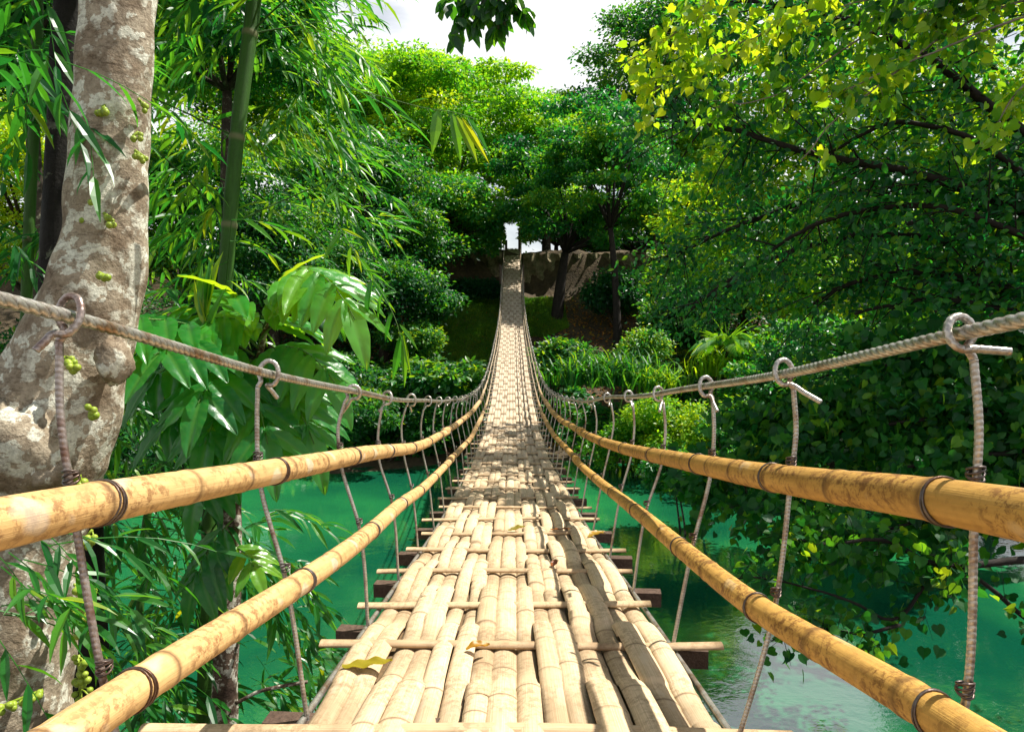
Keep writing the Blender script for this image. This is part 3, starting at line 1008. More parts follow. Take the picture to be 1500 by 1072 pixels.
ftree('broadleaf_tree', 'bright lime tree glowing behind the tall bamboo', 430, 190, 58, 240, 200, 'leaf_sun', 70, 30, 360, 6, trunk_r=.4, hue=.45)
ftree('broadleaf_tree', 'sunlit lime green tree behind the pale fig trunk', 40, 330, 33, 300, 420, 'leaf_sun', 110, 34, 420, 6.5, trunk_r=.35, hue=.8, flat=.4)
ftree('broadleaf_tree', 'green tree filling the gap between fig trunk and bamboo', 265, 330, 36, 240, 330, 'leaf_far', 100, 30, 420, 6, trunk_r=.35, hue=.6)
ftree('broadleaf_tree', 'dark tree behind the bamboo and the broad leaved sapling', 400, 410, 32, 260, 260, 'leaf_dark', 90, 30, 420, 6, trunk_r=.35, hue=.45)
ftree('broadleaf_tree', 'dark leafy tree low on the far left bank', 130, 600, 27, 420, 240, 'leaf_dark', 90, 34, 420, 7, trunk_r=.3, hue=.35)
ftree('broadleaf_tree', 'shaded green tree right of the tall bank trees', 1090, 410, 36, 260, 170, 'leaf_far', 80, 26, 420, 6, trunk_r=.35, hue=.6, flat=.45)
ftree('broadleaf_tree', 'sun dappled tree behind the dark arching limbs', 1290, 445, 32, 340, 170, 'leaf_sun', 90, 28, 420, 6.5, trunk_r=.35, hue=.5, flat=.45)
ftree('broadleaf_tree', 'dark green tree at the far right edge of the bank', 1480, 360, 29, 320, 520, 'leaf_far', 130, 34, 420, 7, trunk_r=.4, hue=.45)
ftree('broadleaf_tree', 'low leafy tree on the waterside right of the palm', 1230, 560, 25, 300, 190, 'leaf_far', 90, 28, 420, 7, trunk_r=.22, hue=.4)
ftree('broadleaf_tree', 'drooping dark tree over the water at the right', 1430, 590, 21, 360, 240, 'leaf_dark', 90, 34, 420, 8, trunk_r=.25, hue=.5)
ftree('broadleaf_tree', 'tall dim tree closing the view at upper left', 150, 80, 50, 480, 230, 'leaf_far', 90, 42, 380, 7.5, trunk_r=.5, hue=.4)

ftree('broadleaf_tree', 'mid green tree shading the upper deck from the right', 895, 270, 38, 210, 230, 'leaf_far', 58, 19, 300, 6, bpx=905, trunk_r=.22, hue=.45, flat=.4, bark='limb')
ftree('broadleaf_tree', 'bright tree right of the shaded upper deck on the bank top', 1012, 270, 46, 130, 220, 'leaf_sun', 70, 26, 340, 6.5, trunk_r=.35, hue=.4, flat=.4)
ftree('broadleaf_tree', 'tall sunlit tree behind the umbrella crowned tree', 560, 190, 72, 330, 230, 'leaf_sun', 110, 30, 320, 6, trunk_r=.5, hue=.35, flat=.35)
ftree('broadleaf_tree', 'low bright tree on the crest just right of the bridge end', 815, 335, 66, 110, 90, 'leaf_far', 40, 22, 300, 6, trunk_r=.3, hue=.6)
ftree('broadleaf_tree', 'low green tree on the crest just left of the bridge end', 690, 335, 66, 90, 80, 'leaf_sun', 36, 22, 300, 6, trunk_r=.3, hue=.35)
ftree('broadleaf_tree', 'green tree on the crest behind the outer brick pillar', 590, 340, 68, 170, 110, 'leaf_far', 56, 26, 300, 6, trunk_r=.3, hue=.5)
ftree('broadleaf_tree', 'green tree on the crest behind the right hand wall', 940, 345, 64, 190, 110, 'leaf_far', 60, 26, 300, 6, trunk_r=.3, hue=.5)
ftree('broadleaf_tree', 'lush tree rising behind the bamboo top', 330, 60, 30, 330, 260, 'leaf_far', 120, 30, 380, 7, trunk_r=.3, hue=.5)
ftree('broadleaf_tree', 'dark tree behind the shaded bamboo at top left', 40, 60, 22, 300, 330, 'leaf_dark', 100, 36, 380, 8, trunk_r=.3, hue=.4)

# shrubs on the far bank
def shrub(label, px, py, d, wpx, hpx, mat, ncl=26, hue=.4, Lpx=6.5, nleaf=300, group='shrubs on the far bank', tm=T_SMALL, rc_px=18):
    c = P(px, py, d)
    b = np.array([c[0], c[1], gz(c[0], c[1])])
    root = empty('shrub', b, label, 'shrub', group)
    R = (m_at(d, wpx) / 2, m_at(d, wpx) / 2.5, m_at(d, hpx) / 2)
    cs = ellipsoid_pts(ncl, c, R, .35, -.8)
    ls = Leaves()
    clump_leaves(ls, cs, m_at(d, rc_px) * (.7 + .6 * RNG.random(ncl)), nleaf, m_at(d, Lpx), m_at(d, Lpx) * .55, tm, .65, hue)
    mb = MB()
    for k in range(4):
        mb.tube(limb_pts(b + np.array([random.uniform(-.1, .1), 0, -.2]), cs[k], .1), np.linspace(.05, .012, 7), 5)
    mb.build('stem', M['bark_far'], root)
    ls.build('foliage', M[mat], root)


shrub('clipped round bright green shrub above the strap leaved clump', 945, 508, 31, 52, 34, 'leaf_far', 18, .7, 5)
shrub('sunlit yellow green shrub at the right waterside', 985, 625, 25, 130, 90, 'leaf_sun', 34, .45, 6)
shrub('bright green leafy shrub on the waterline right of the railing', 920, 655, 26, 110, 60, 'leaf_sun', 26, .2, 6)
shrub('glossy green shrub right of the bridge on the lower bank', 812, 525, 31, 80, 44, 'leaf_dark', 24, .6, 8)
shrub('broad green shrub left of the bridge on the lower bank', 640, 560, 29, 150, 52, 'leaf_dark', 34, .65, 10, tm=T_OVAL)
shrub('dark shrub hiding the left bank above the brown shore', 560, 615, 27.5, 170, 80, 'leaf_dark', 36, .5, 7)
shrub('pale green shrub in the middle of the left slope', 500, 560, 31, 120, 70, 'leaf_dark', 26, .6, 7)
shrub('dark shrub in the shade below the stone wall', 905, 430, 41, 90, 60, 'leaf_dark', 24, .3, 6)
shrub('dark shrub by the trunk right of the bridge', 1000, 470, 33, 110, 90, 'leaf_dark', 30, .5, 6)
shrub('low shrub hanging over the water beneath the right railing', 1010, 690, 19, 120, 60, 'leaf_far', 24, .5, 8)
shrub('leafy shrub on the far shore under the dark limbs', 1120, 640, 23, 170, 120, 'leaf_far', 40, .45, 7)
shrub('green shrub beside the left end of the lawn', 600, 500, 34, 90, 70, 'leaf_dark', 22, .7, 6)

# long dark hedge under the wall
def hedge(px0, px1, py0, py1, d, label):
    a, b = P(px0, py1, d), P(px1, py1, d)
    root = empty('hedge', (a + b) / 2, label, 'hedge', 'hedges under the wall')
    n = 26
    t = np.linspace(0, 1, n)[:, None]
    h = m_at(d, py1 - py0)
    cs = a * (1 - t) + b * t + np.array([0, 0, h * .5])
    ls = Leaves()
    clump_leaves(ls, cs, h * .62, 380, .22, .12, T_SMALL, .8, .15, .12)
    ls.build('foliage', M['leaf_dark'], root)


hedge(662, 728, 412, 432, 44, 'long dark hedge below the wall left of the bridge')
hedge(868, 950, 418, 436, 43, 'dark clipped hedge below the wall right of the bridge')


# stone walls on the crest
def wall(px0, px1, d, y0, y1, label):
    a, b = P(px0, y1, d), P(px1, y1, d)
    h = m_at(d, y1 - y0)
    root_loc = (a + b) / 2
    nx_, nz_ = int(np.linalg.norm(b - a) / .16), int(h / .16)
    X_, Z_ = np.meshgrid(np.linspace(0, 1, nx_), np.linspace(-.5, 1, nz_))
    r = np.random.default_rng(int(px0))
    base = a[None, None, :] * (1 - X_[..., None]) + b[None, None, :] * X_[..., None]
    fr = base.copy(); fr[..., 2] += Z_ * h
    fr[..., 1] += .16 * r.random(X_.shape) + .12 * np.sin(X_ * 60 + Z_ * 9) - .1
    bk = base.copy(); bk[..., 2] += Z_ * h; bk[..., 1] += .9
    top = r.random(nx_) * .18
    fr[-1, :, 2] += top; bk[-1, :, 2] += top
    n = nx_ * nz_
    ii, jj = np.meshgrid(np.arange(nx_ - 1), np.arange(nz_ - 1))
    bb = (jj * nx_ + ii).ravel()
    q = np.stack([bb, bb + 1, bb + nx_ + 1, bb + nx_], -1)
    qt = np.arange(nx_ - 1) + (nz_ - 1) * nx_
    qt = np.stack([qt, qt + 1, qt + 1 + n, qt + n], -1)
    e0 = np.arange(nz_ - 1) * nx_
    qe = np.stack([e0, e0 + nx_, e0 + nx_ + n, e0 + n], -1)
    e1 = e0 + nx_ - 1
    qe2 = np.stack([e1, e1 + n, e1 + nx_ + n, e1 + nx_], -1)
    Q = np.concatenate([q, q[:, ::-1] + n, qt, qe, qe2])
    o = link('stone_wall', fast_mesh('stone_wall', np.concatenate([fr.reshape(-1, 3), bk.reshape(-1, 3)]), Q.ravel(), np.full(len(Q), 4), M['stone'], False))
    tag(o, label, 'wall', 'retaining walls at the bridge end')


wall(540, 735, 48.6, 372, 432, 'rough mossy stone retaining wall left of the far bridge end')
wall(766, 990, 48.6, 374, 432, 'rough mossy stone retaining wall right of the far bridge end')
for px, lab in ((564, 'brown brick pillar at the outer left end of the wall'), (592, 'brown brick pillar standing nearer the lawn on the left')):
    mb = MB()
    a, b = P(px, 415, 47.6), P(px, 362, 47.6)
    hgt = b[2] - a[2]
    mb.box((a + b) / 2, [.32, 0, 0], [0, .32, 0], [0, 0, hgt / 2 + .6])
    mb.box(b + np.array([0, 0, .72]), [.40, 0, 0], [0, .40, 0], [0, 0, .12])
    tag(mb.build('brick_pillar', M['brick'], None, False), lab, 'pillar', 'pillars by the wall')


# ground cover on the slope, the lawn (uncountable)
def cover(name, n, xr, yr, L, W, mat, hue, lift=.5, tm=T_SMALL, cond=None, droop=.3, spread=.25, upA=.1):
    x = RNG.uniform(*xr, n)
    y = RNG.uniform(*yr, n)
    clumpn = np.sin(x * 1.7) * np.cos(y * 1.3) + .6 * np.sin(x * 4.1 + y * 2.7)
    keep = (ground_z(x, y) > .15)
    if cond is not None: keep &= cond(x, y)
    x, y, clumpn = x[keep], y[keep], clumpn[keep]
    z = ground_z(x, y) + RNG.random(len(x)) ** .7 * lift * np.clip(.65 + .35 * clumpn, .15, 1.2)
    n = len(x)
    A = rvec(n) * np.array([1, 1, .3]) + np.array([0, -.4, upA])
    N = rvec(n) * .6 + np.array([0, -.5, 1.])
    sc = .6 + .8 * RNG.random(n)
    ls = Leaves()
    ls.add(tm, np.stack([x, y, z], -1), A, N, L * sc, W * sc, np.clip(hue + clumpn * .12 + RNG.normal(size=n) * spread, 0, 1))
    o = ls.build(name, M[mat])
    tag(o, kind='stuff')
    return o


o = cover('bank_ground_cover', 60000, (-26, 26), (22, 35.5), .34, .19, 'leaf_far', .4, .75, cond=lambda x, y: ~((np.abs(x) < .9) & (y > 33)) & (np.sin(x * .9) + 1.6 > (y - 30) * .35))
tag(o, 'dense dark leafy ground cover on the lower far bank', 'ground cover')
o = cover('lawn_grass', 70000, (-5.2, 3.6), (33, 47), .20, .035, 'grass', .25, .03, T_SMALL, upA=.9, cond=lambda x, y: (x < .3) | (y > 41))
tag(o, 'patchy mown grass on the slope beneath the far bridge', 'grass')
o = cover('terrace_grass', 14000, (9.5, 16), (36.5, 39.5), .22, .04, 'grass', .9, .05, T_SMALL, upA=.9)
tag(o, 'sunlit strip of grass on the right hand terrace', 'grass')
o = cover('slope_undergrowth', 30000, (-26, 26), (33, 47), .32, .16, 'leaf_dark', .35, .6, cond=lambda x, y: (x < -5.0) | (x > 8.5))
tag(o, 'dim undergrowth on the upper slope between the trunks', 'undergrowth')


o = cover('leaf_litter', 16000, (-14, 16), (29, 47), .16, .09, 'leaf_dry', .8, .02, T_OVAL, spread=.15)
tag(o, 'brown dead leaves scattered over the shaded soil of the far bank', 'leaf litter')

# strap-leaved clumps and palms
def strap_plant(label, px, py, d, n, L, mat, hue, spreadx=1.):
    c = P(px, py, d)
    b = np.array([c[0], c[1], gz(c[0], c[1])])
    root = empty('strap_leaved_plant', b, label, 'plant', 'strap leaved plants on the far bank')
    v = rvec(n)
    v[:, 2] = np.abs(v[:, 2]) * 1.0 + .35
    o = RNG.normal(size=(n, 3)) * np.array([spreadx, spreadx * .5, 0])
    ls = Leaves()
    start = c + o + np.array([0, 0, -.35 * L])
    sc = .65 + .5 * RNG.random(n)
    ls.add(T_STRAP, start, v, np.array([0, 0, 1.]) + rvec(n) * .2, L * sc, .045 * L, np.clip(hue + RNG.normal(size=n) * .2, 0, 1))
    ls.build('foliage', M[mat], root)
    mb = MB()
    for k in range(6):
        q = start[k]
        mb.tube([b + (q - b) * np.array([.7, .7, 0]) - np.array([0, 0, .1]), (b + q) / 2, q], [.06, .05, .04], 6)
    mb.build('stem', M['stem'], root)


strap_plant('big dark clump of long strap leaves right of the bridge', 890, 545, 28, 640, 1.55, 'leaf_dark', .60, 1.05)
strap_plant('sunlit yellow clump of strap leaves beside the dark clump', 965, 560, 27, 220, 1.3, 'leaf_far', .75, .55)
strap_plant('yellow green spiky clump beneath the small palm', 1050, 535, 27, 160, 1.3, 'leaf_sun', .55, .5)
strap_plant('small strap leaved clump near the far shore on the left', 690, 590, 28.5, 120, 1.1, 'leaf_far', .6, .5)


def palm(label, px, py, d, nf, L, mat, hue, trunk_r=.14):
    c = P(px, py, d)
    b = np.array([c[0], c[1], gz(c[0], c[1])])
    root = empty('palm', b, label, 'palm', 'palms on the far bank')
    mb = MB()
    mb.tube([b - np.array([0, 0, .2]), (b + c) / 2 + np.array([.05, 0, 0]), c], [trunk_r * 1.3, trunk_r, trunk_r * .8], 8)
    mb.build('trunk', M['bark_far'], root)
    for k in range(nf):
        az = k / nf * 2 * math.pi + random.uniform(-.3, .3)
        el = random.uniform(.35, 1.25)
        dirv = np.array([math.cos(az) * math.cos(el), math.sin(az) * math.cos(el), math.sin(el)])
        t = np.linspace(0, 1, 16)[:, None]
        pts = c + dirv * L * t + np.array([0, 0, -1.]) * L * .75 * t ** 2.2
        ls = Leaves()
        tg = unit(np.gradient(pts, axis=0))
        for s in (-1, 1):
            tt = np.linspace(.15, .99, 26)
            pp = np.stack([np.interp(tt, t[:, 0], pts[:, c_]) for c_ in range(3)], -1)
            tv = np.stack([np.interp(tt, t[:, 0], tg[:, c_]) for c_ in range(3)], -1)
            side = unit(np.cross(tv, np.array([0, 0, 1.])))
            ls.add(T_LANCE, pp, tv * .8 + side * s + np.array([0, 0, -.25]), np.array([0, 0, 1.]), L * .34 * np.sin(tt * 2.6 + .35), L * .035, np.clip(hue + RNG.normal(size=26) * .12, 0, 1))
        # rachis merged in the frond as a thin blade
        ls.add(T_LANCE, c[None, :], dirv[None, :], np.array([[0, 0, 1.]]), L * .9, L * .02, hue)
        ls.build('frond', M[mat], root)


palm('small pale palm on the bank right of the strap leaves', 1065, 505, 27, 11, 1.9, 'leaf_far', .75)
palm('taller palm half hidden among the right bank trees', 1170, 400, 33, 12, 2.6, 'leaf_far', .6)
palm('dark palm in the shade left of the lawn', 470, 470, 31, 11, 2.2, 'leaf_dark', .6)
palm('feathery palm beyond the yellow leaves on the right', 960, 300, 46, 12, 3.0, 'leaf_far', .8)

# ------------------------------------------------------------------ left foreground: fig tree
fig = empty('fig_tree', P(20, 1500, 2.75), 'stout fig tree with pale lichen blotched trunk and green figs at the left', 'tree')
prof = [(-500, 225, 40), (-200, 195, 50), (0, 176, 57), (120, 168, 58), (240, 159, 59.5), (360, 152, 64), (430, 136, 72), (500, 112, 82), (560, 92, 94),
        (600, 78, 106), (650, 54, 112), (720, 35, 112), (800, 22, 105), (900, 12, 104), (1000, 2, 106), (1080, -6, 112), (1250, -14, 130), (1500, -20, 170)]
fy_x, fy_r = hermite([(a, b) for a, b, c in prof]), hermite([(a, c) for a, b, c in prof])
ys = np.arange(-500, 1500, 5.)
DT = 2.6
pts = P(fy_x(ys), ys, DT)
rad = fy_r(ys) * DT / F * .85        # the trunk stands well off the lens axis
r2 = np.random.default_rng(3)
ph = r2.random(10) * 6


def fig_shape(s_, th):
    s_ = s_ - s_.min()
    v = 1 + .035 * np.sin(2 * th + s_ * 2.1 + ph[0]) + .03 * np.sin(3 * th - s_ * 3.7 + ph[1]) + .018 * np.sin(5 * th + s_ * 9 + ph[2]) + .012 * np.sin(7 * th - s_ * 17 + ph[3]) + .008 * np.sin(11 * th + s_ * 31)
    v = v + .022 * np.sin(s_ * 23 + 2 * th)
    return v


mb = MB()
mb.tube(pts, rad, 56, fig_shape)
# knots, a cut branch stub and burls on the lower trunk
def burl(px, py, r, d, sx=1., sz=1.):
    c = P(px, py, d)
    u_, v_ = np.meshgrid(np.linspace(0, 2 * math.pi, 25)[:-1], np.linspace(.05, math.pi - .05, 14))
    nn = np.stack([np.sin(v_) * np.cos(u_) * sx, np.sin(v_) * np.sin(u_), np.cos(v_) * sz], -1)
    rr_ = r * (1 + .10 * np.sin(u_ * 3 + py) * np.sin(v_ * 4) + .06 * np.sin(u_ * 7 + v_ * 9))
    Vv = c + nn * rr_[..., None]
    ii = np.arange(13)[:, None] * 24
    jj = np.arange(24)[None, :]
    q = np.stack([ii + jj, ii + (jj + 1) % 24, ii + 24 + (jj + 1) % 24, ii + 24 + jj], -1).reshape(-1, 4)
    mb.add(Vv, q)


burl(168, 528, .075, 2.48, .8, 1.2)
burl(30, 655, .15, 2.42, 1.1, 1.2)
burl(70, 690, .08, 2.42, 1., .8)
mb.build('trunk', M['bark_fig'], fig)
ls = Leaves()
cs = np.stack([RNG.uniform(-4.6, -2.0, 26), RNG.uniform(1.0, 6, 26), RNG.uniform(CZ + 2.6, CZ + 6, 26)], -1)
clump_leaves(ls, cs, .55, 150, .17, .09, T_OVAL, .6, .4)
ls.build('crown', M['leaf_far'], fig)
mb = MB()
for c in cs[:9]:
    mb.tube(limb_pts(pts[2], c, .1), np.linspace(.09, .02, 7), 6)
mb.build('limb', M['bark_fig'], fig)


def ball(mb, c, r):
    u_, v_ = np.meshgrid(np.linspace(0, 2 * math.pi, 11)[:-1], np.linspace(0.08, math.pi - .08, 8))
    sh = 1 + .12 * np.cos(v_)
    Vv = np.asarray(c) + r * np.stack([np.sin(v_) * np.cos(u_) * sh, np.sin(v_) * np.sin(u_) * sh, np.cos(v_) * 1.08], -1)
    ii = np.arange(7)[:, None] * 10
    jj = np.arange(10)[None, :]
    q = np.stack([ii + jj, ii + (jj + 1) % 10, ii + 10 + (jj + 1) % 10, ii + 10 + jj], -1).reshape(-1, 4)
    mb.add(Vv, [q, np.arange(10)[::-1][None, :], (np.arange(10) + 70)[None, :]], a=random.random())


def bark_d(px, py):
    """depth of the bark under a picture point (the rim where the point lies beside the trunk)"""
    r_ = float(fy_r(py)) * .97
    u_ = np.clip((px - float(fy_x(py))) / r_, -.97, .97)
    return DT - r_ * .85 * DT / F * math.sqrt(1 - u_ * u_) * .9


def fig_cluster(px0, py0, px1, py1, n, jit, r=.0135, d=2.36):
    root = MB()
    for k in range(n):
        t = (k + .5) / n
        fx_, fyy = px0 + (px1 - px0) * t + random.uniform(-jit, jit), py0 + (py1 - py0) * t + random.uniform(-jit, jit) * .6
        q_ = P(fx_, fyy, bark_d(fx_, fyy) - random.uniform(.012, .035))
        ball(root, q_, r * random.uniform(.85, 1.15))
        sx_, sy_ = px0 + (px1 - px0) * t, py0 + (py1 - py0) * t
        e_ = P(sx_ - 3, sy_ - 6, bark_d(sx_ - 3, sy_ - 6) + .004)
        root.tube([q_, (q_ + e_) / 2 + np.array([0, 0, .006]), e_], .003, 5)
    st = root
    st.tube(np.array([P(a_, b_, bark_d(a_, b_) - .004) for a_, b_ in zip(np.linspace(px0 - 3, px1 - 3, 6), np.linspace(py0 - 6, py1 - 6, 6))]), .006, 5)
    root.build('fig_cluster', M['fig'], fig)


fig_cluster(0, 1042, 66, 1016, 13, 8)
fig_cluster(118, 965, 122, 1046, 22, 12)
fig_cluster(124, 892, 122, 935, 13, 10)
fig_cluster(92, 902, 110, 900, 3, 5)
fig_cluster(112, 862, 134, 870, 8, 8)
fig_cluster(118, 805, 138, 782, 11, 8)
fig_cluster(120, 700, 108, 712, 6, 7)
fig_cluster(95, 528, 112, 540, 9, 9, d=2.3)
fig_cluster(128, 598, 142, 612, 5, 6)
fig_cluster(117, 296, 134, 300, 4, 6, .012)
fig_cluster(155, 318, 170, 330, 6, 7, .012)
fig_cluster(116, 322, 122, 326, 2, 3, .012)
fig_cluster(140, 168, 158, 160, 4, 6, .012)
fig_cluster(147, 405, 158, 410, 3, 4, .014)
fig_cluster(200, 226, 214, 236, 5, 6, .011, 2.5)
fig_cluster(198, 205, 206, 200, 3, 5, .011, 2.5)
fig_cluster(205, 150, 216, 165, 4, 5, .011, 2.5)

# dark trunk close behind the fig
dk = empty('dark_trunked_tree', P(40, 1500, 3.9), 'straight dark trunk in shadow close behind the pale fig trunk', 'tree')
mb = MB()
yy = np.linspace(-450, 1500, 60)
mb.tube(P(np.interp(yy, [-450, 0, 430, 780, 1500], [135, 105, 84, 120, 140]), yy, 3.7), np.interp(yy, [-450, 0, 430, 1500], [.075, .085, .10, .13]), 16,
        lambda s_, th: 1 + .05 * np.sin(3 * th + s_ * 4) + .03 * np.sin(5 * th - s_ * 9))
mb.build('trunk', M['bark_dark'], dk)
ls = Leaves()
cs = np.stack([RNG.uniform(-4.8, -2.2, 22), RNG.uniform(2.5, 6, 22), RNG.uniform(CZ + 2.4, CZ + 5, 22)], -1)
clump_leaves(ls, cs, .5, 130, .15, .07, T_OVAL, .6, .3)
ls.build('crown', M['leaf_dark'], dk)


# ------------------------------------------------------------------ bamboo
def spray(ls, mb, p, v, l, m, Lr, hue, spread=.2, tw=.0022, wide=.165):
    p, v = np.asarray(p, float), unit(v)
    side = unit(np.cross(v, np.array([0, 0, 1.])) + rvec(1)[0] * .25)
    t = np.linspace(0, 1, 6)[:, None]
    cur = p + v * l * t + np.array([0, 0, -1.]) * l * .35 * t ** 2
    if mb is not None: mb.tube(cur, np.linspace(tw, tw * .5, 6), 4, None, False)
    tt = np.clip(np.linspace(.2, 1, m) + RNG.normal(size=m) * .04, 0, 1)
    pp = np.stack([np.interp(tt, t[:, 0], cur[:, c]) for c in range(3)], -1)
    sg = np.where(np.arange(m) % 2 == 0, 1., -1.)
    A = v * .8 + side * (sg * RNG.uniform(.35, .85, m))[:, None] + np.array([0, 0, -1.]) * RNG.uniform(.1, .75, m)[:, None]
    A[-1] = v + np.array([0, 0, -.4])
    N = np.array([0, 0, 1.]) + rvec(m) * .45 + side * .1
    L = RNG.uniform(*Lr, m)
    ls.add(T_LANCE, pp, A, N, L, L * wide, np.clip(hue + RNG.normal(size=m) * spread, 0, 1))


def culm(mb, pxs, pys, d, r, node_px):
    """a cane through picture points at depth d with a ring at every node"""
    fx = hermite(list(zip(pys, pxs)))
    yy = np.arange(pys[0], pys[-1], 4.)
    near = np.min(np.abs(yy[:, None] - np.array(list(node_px) + [-9999])[None, :]), 1)
    ndv = np.exp(-(near / 3.2) ** 2)
    mb.tube(P(fx(yy), yy, d), r * (1 + .13 * ndv - .03 * np.exp(-((near - 9) / 6) ** 2)), 16, None, True, random.random(), ndv)


def bamboo(name, label, canes, regions, hue, mat='leaf_bamboo', group='bamboo plants on the near bank'):
    c0 = canes[0]
    root = empty(name, P(c0[0][-1], c0[1][-1], c0[2]), label, 'bamboo', group)
    ls, tw = Leaves(), MB()
    for (x0, x1, y0, y1, d0, d1, n, Lr, hu) in regions:
        for _ in range(n):
            px, py, d = random.uniform(x0, x1), random.uniform(y0, y1), random.uniform(d0, d1)
            p = P(px, py, d)
            cn_ = random.choice(canes)
            cx0 = np.interp(py, cn_[1], cn_[0])
            out_ = np.sign(px - cx0) if abs(px - cx0) > 40 else random.choice([-1, 1])
            v = np.array([out_ * random.uniform(.3, 1), random.uniform(-.6, .6), random.uniform(-.55, .35)])
            spray(ls, tw, p, v, random.uniform(.25, .5), random.randint(5, 9), Lr, hu)
    # canes with the side branches that leave their nodes
    for cn_ in canes:
        mb = MB()
        culm(mb, *cn_)
        for ny_ in cn_[4]:
            if ny_ < -100: continue
            a = P(np.interp(ny_, cn_[1], cn_[0]), ny_, cn_[2])
            for k in range(3):
                e = a + np.array([random.uniform(-1, 1) * .9, random.uniform(-.5, .6), random.uniform(.1, .8)])
                lp = limb_pts(a, e, .05, 6)
                mb.tube(lp, np.linspace(.007, .002, 6), 5, None, False)
                for z in (2, 3, 4, 5):
                    spray(ls, tw, lp[z], rvec(1)[0] * np.array([1, .6, .4]) + np.array([0, 0, -.2]), .3, 6, (.13, .24), hue)
        mb.build('culm', M['green_cane'], root)
    ls.raw(tw, .45)
    ls.build('foliage', M[mat], root)
    return root


bamboo('bamboo', 'tall green bamboo culm with ringed nodes and spreading lance leaves', [([395, 372, 347, 336, 328, 310, 298, 280], [-420, 0, 202, 330, 440, 700, 1060, 1500], 4.2, .046, [-300, -110, 50, 202, 330, 470, 620, 780, 940])],
       [(225, 520, -40, 110, 4.2, 7, 95, (.15, .25), .4), (400, 520, 40, 220, 5.5, 8, 24, (.15, .25), .5), (230, 520, 110, 300, 4.4, 7.5, 70, (.16, .28), .4),
        (380, 560, 250, 420, 4.5, 7.5, 30, (.14, .24), .4), (220, 330, 250, 440, 5, 7, 34, (.16, .28), .35), (260, 540, -420, -60, 4, 7.5, 80, (.16, .27), .4)], .5)
bamboo('bamboo', 'shaded bamboo in the top left corner with hanging dark leaves', [([40, 55, 40, 20], [-420, 0, 400, 1200], 4.6, .035, [-250, -40, 160, 350])],
       [(-40, 130, -20, 190, 2.6, 4.6, 44, (.14, .26), .15), (-40, 110, 180, 420, 3.2, 5, 26, (.12, .22), .15), (-100, 200, -400, -20, 2.6, 5, 60, (.16, .28), .2), (0, 110, 60, 160, 1.9, 2.3, 8, (.14, .2), .2)], .2)
bamboo('bamboo', 'low dark bamboo clump above the water left of the bridge', [([140, 137, 150, 160], [560, 760, 1072, 1500], 4.4, .06, [640, 830, 1000]), ([240, 215, 205, 200], [640, 760, 1072, 1500], 5.2, .03, [700, 830, 960])],
       [(150, 300, 730, 1060, 3.8, 5.5, 62, (.14, .26), .25), (330, 430, 740, 900, 4.2, 5.2, 24, (.16, .26), .35), (350, 450, 900, 1060, 4.0, 5, 20, (.16, .26), .5), (150, 290, 480, 740, 3.8, 6, 44, (.12, .24), .25)], .3)
bamboo('bamboo', 'young bamboo sprig at the left frame edge under the upper rail', [([-60, -70, -80], [500, 800, 1300], 2.1, .02, [])],
       [(-40, 45, 780, 920, 1.75, 2.1, 15, (.10, .17), .45), (20, 90, 770, 800, 1.8, 2.0, 4, (.10, .15), .2)], .4)


# hand-placed lance leaves: the hanging dry leaves in mid-air and the drooping sprig
def hung_sprig(name, label, cat, stalk, leaves, mat, d, width=.16, stalk_r=.0022, droop=.1):
    root = empty(name, P(stalk[0][0], stalk[0][1], d), label, cat, None)
    mb = MB()
    mb.tube(smooth_poly(P([s_[0] for s_ in stalk], [s_[1] for s_ in stalk], d), .01), stalk_r, 5, None, False)
    mb.build('stalk', M['stem'], root)
    ls = Leaves()
    for (x0, y0, x1, y1, rn, wf) in leaves:
        a, b = P(x0, y0, d), P(x1, y1, d + random.uniform(-.06, .06))
        L = np.linalg.norm(b - a)
        N = np.array([random.uniform(-.5, .5), -1, random.uniform(.1, .7)])
        ls.add(T_LANCE, a[None, :], (b - a)[None, :], N[None, :], L, L * width * wf, rn)
    ls.build('foliage', M[mat], root)


hung_sprig('hanging_bamboo_twig', 'twig with yellowing lance leaves hanging in mid air left of the bridge', 'twig', [(480, 120), (560, 142), (630, 160), (665, 165), (700, 176)],
           [(642, 160, 634, 222, .62, 1.6), (662, 166, 676, 236, .55, 1.3), (668, 170, 702, 236, .78, 1.2), (676, 172, 714, 236, 1., .8), (684, 172, 720, 222, .3, .8), (560, 142, 600, 170, .3, 1.), (600, 152, 625, 140, .4, .8)], 'leaf_bamboo', 3.6)
hung_sprig('hanging_bamboo_twig', 'drooping bamboo sprig hanging left of the lawn above the railing', 'twig', [(495, 330), (530, 385), (560, 430), (580, 470), (588, 500)],
           [(588, 490, 575, 560, .35, 1.), (590, 492, 596, 570, .55, .8), (590, 490, 600, 548, .7, .7), (585, 475, 615, 510, .5, .8), (545, 410, 530, 470, .3, 1.1), (545, 410, 575, 450, .3, 1.), (560, 432, 585, 425, .5, 1.),
            (515, 360, 505, 410, .6, 1.), (520, 365, 530, 400, .85, 1.), (535, 395, 560, 400, .5, 1.), (560, 430, 548, 470, .4, 1.1), (500, 340, 470, 380, .6, 1.), (575, 455, 560, 500, .3, 1.), (500, 335, 535, 350, .8, .8)], 'leaf_bamboo', 3.4)

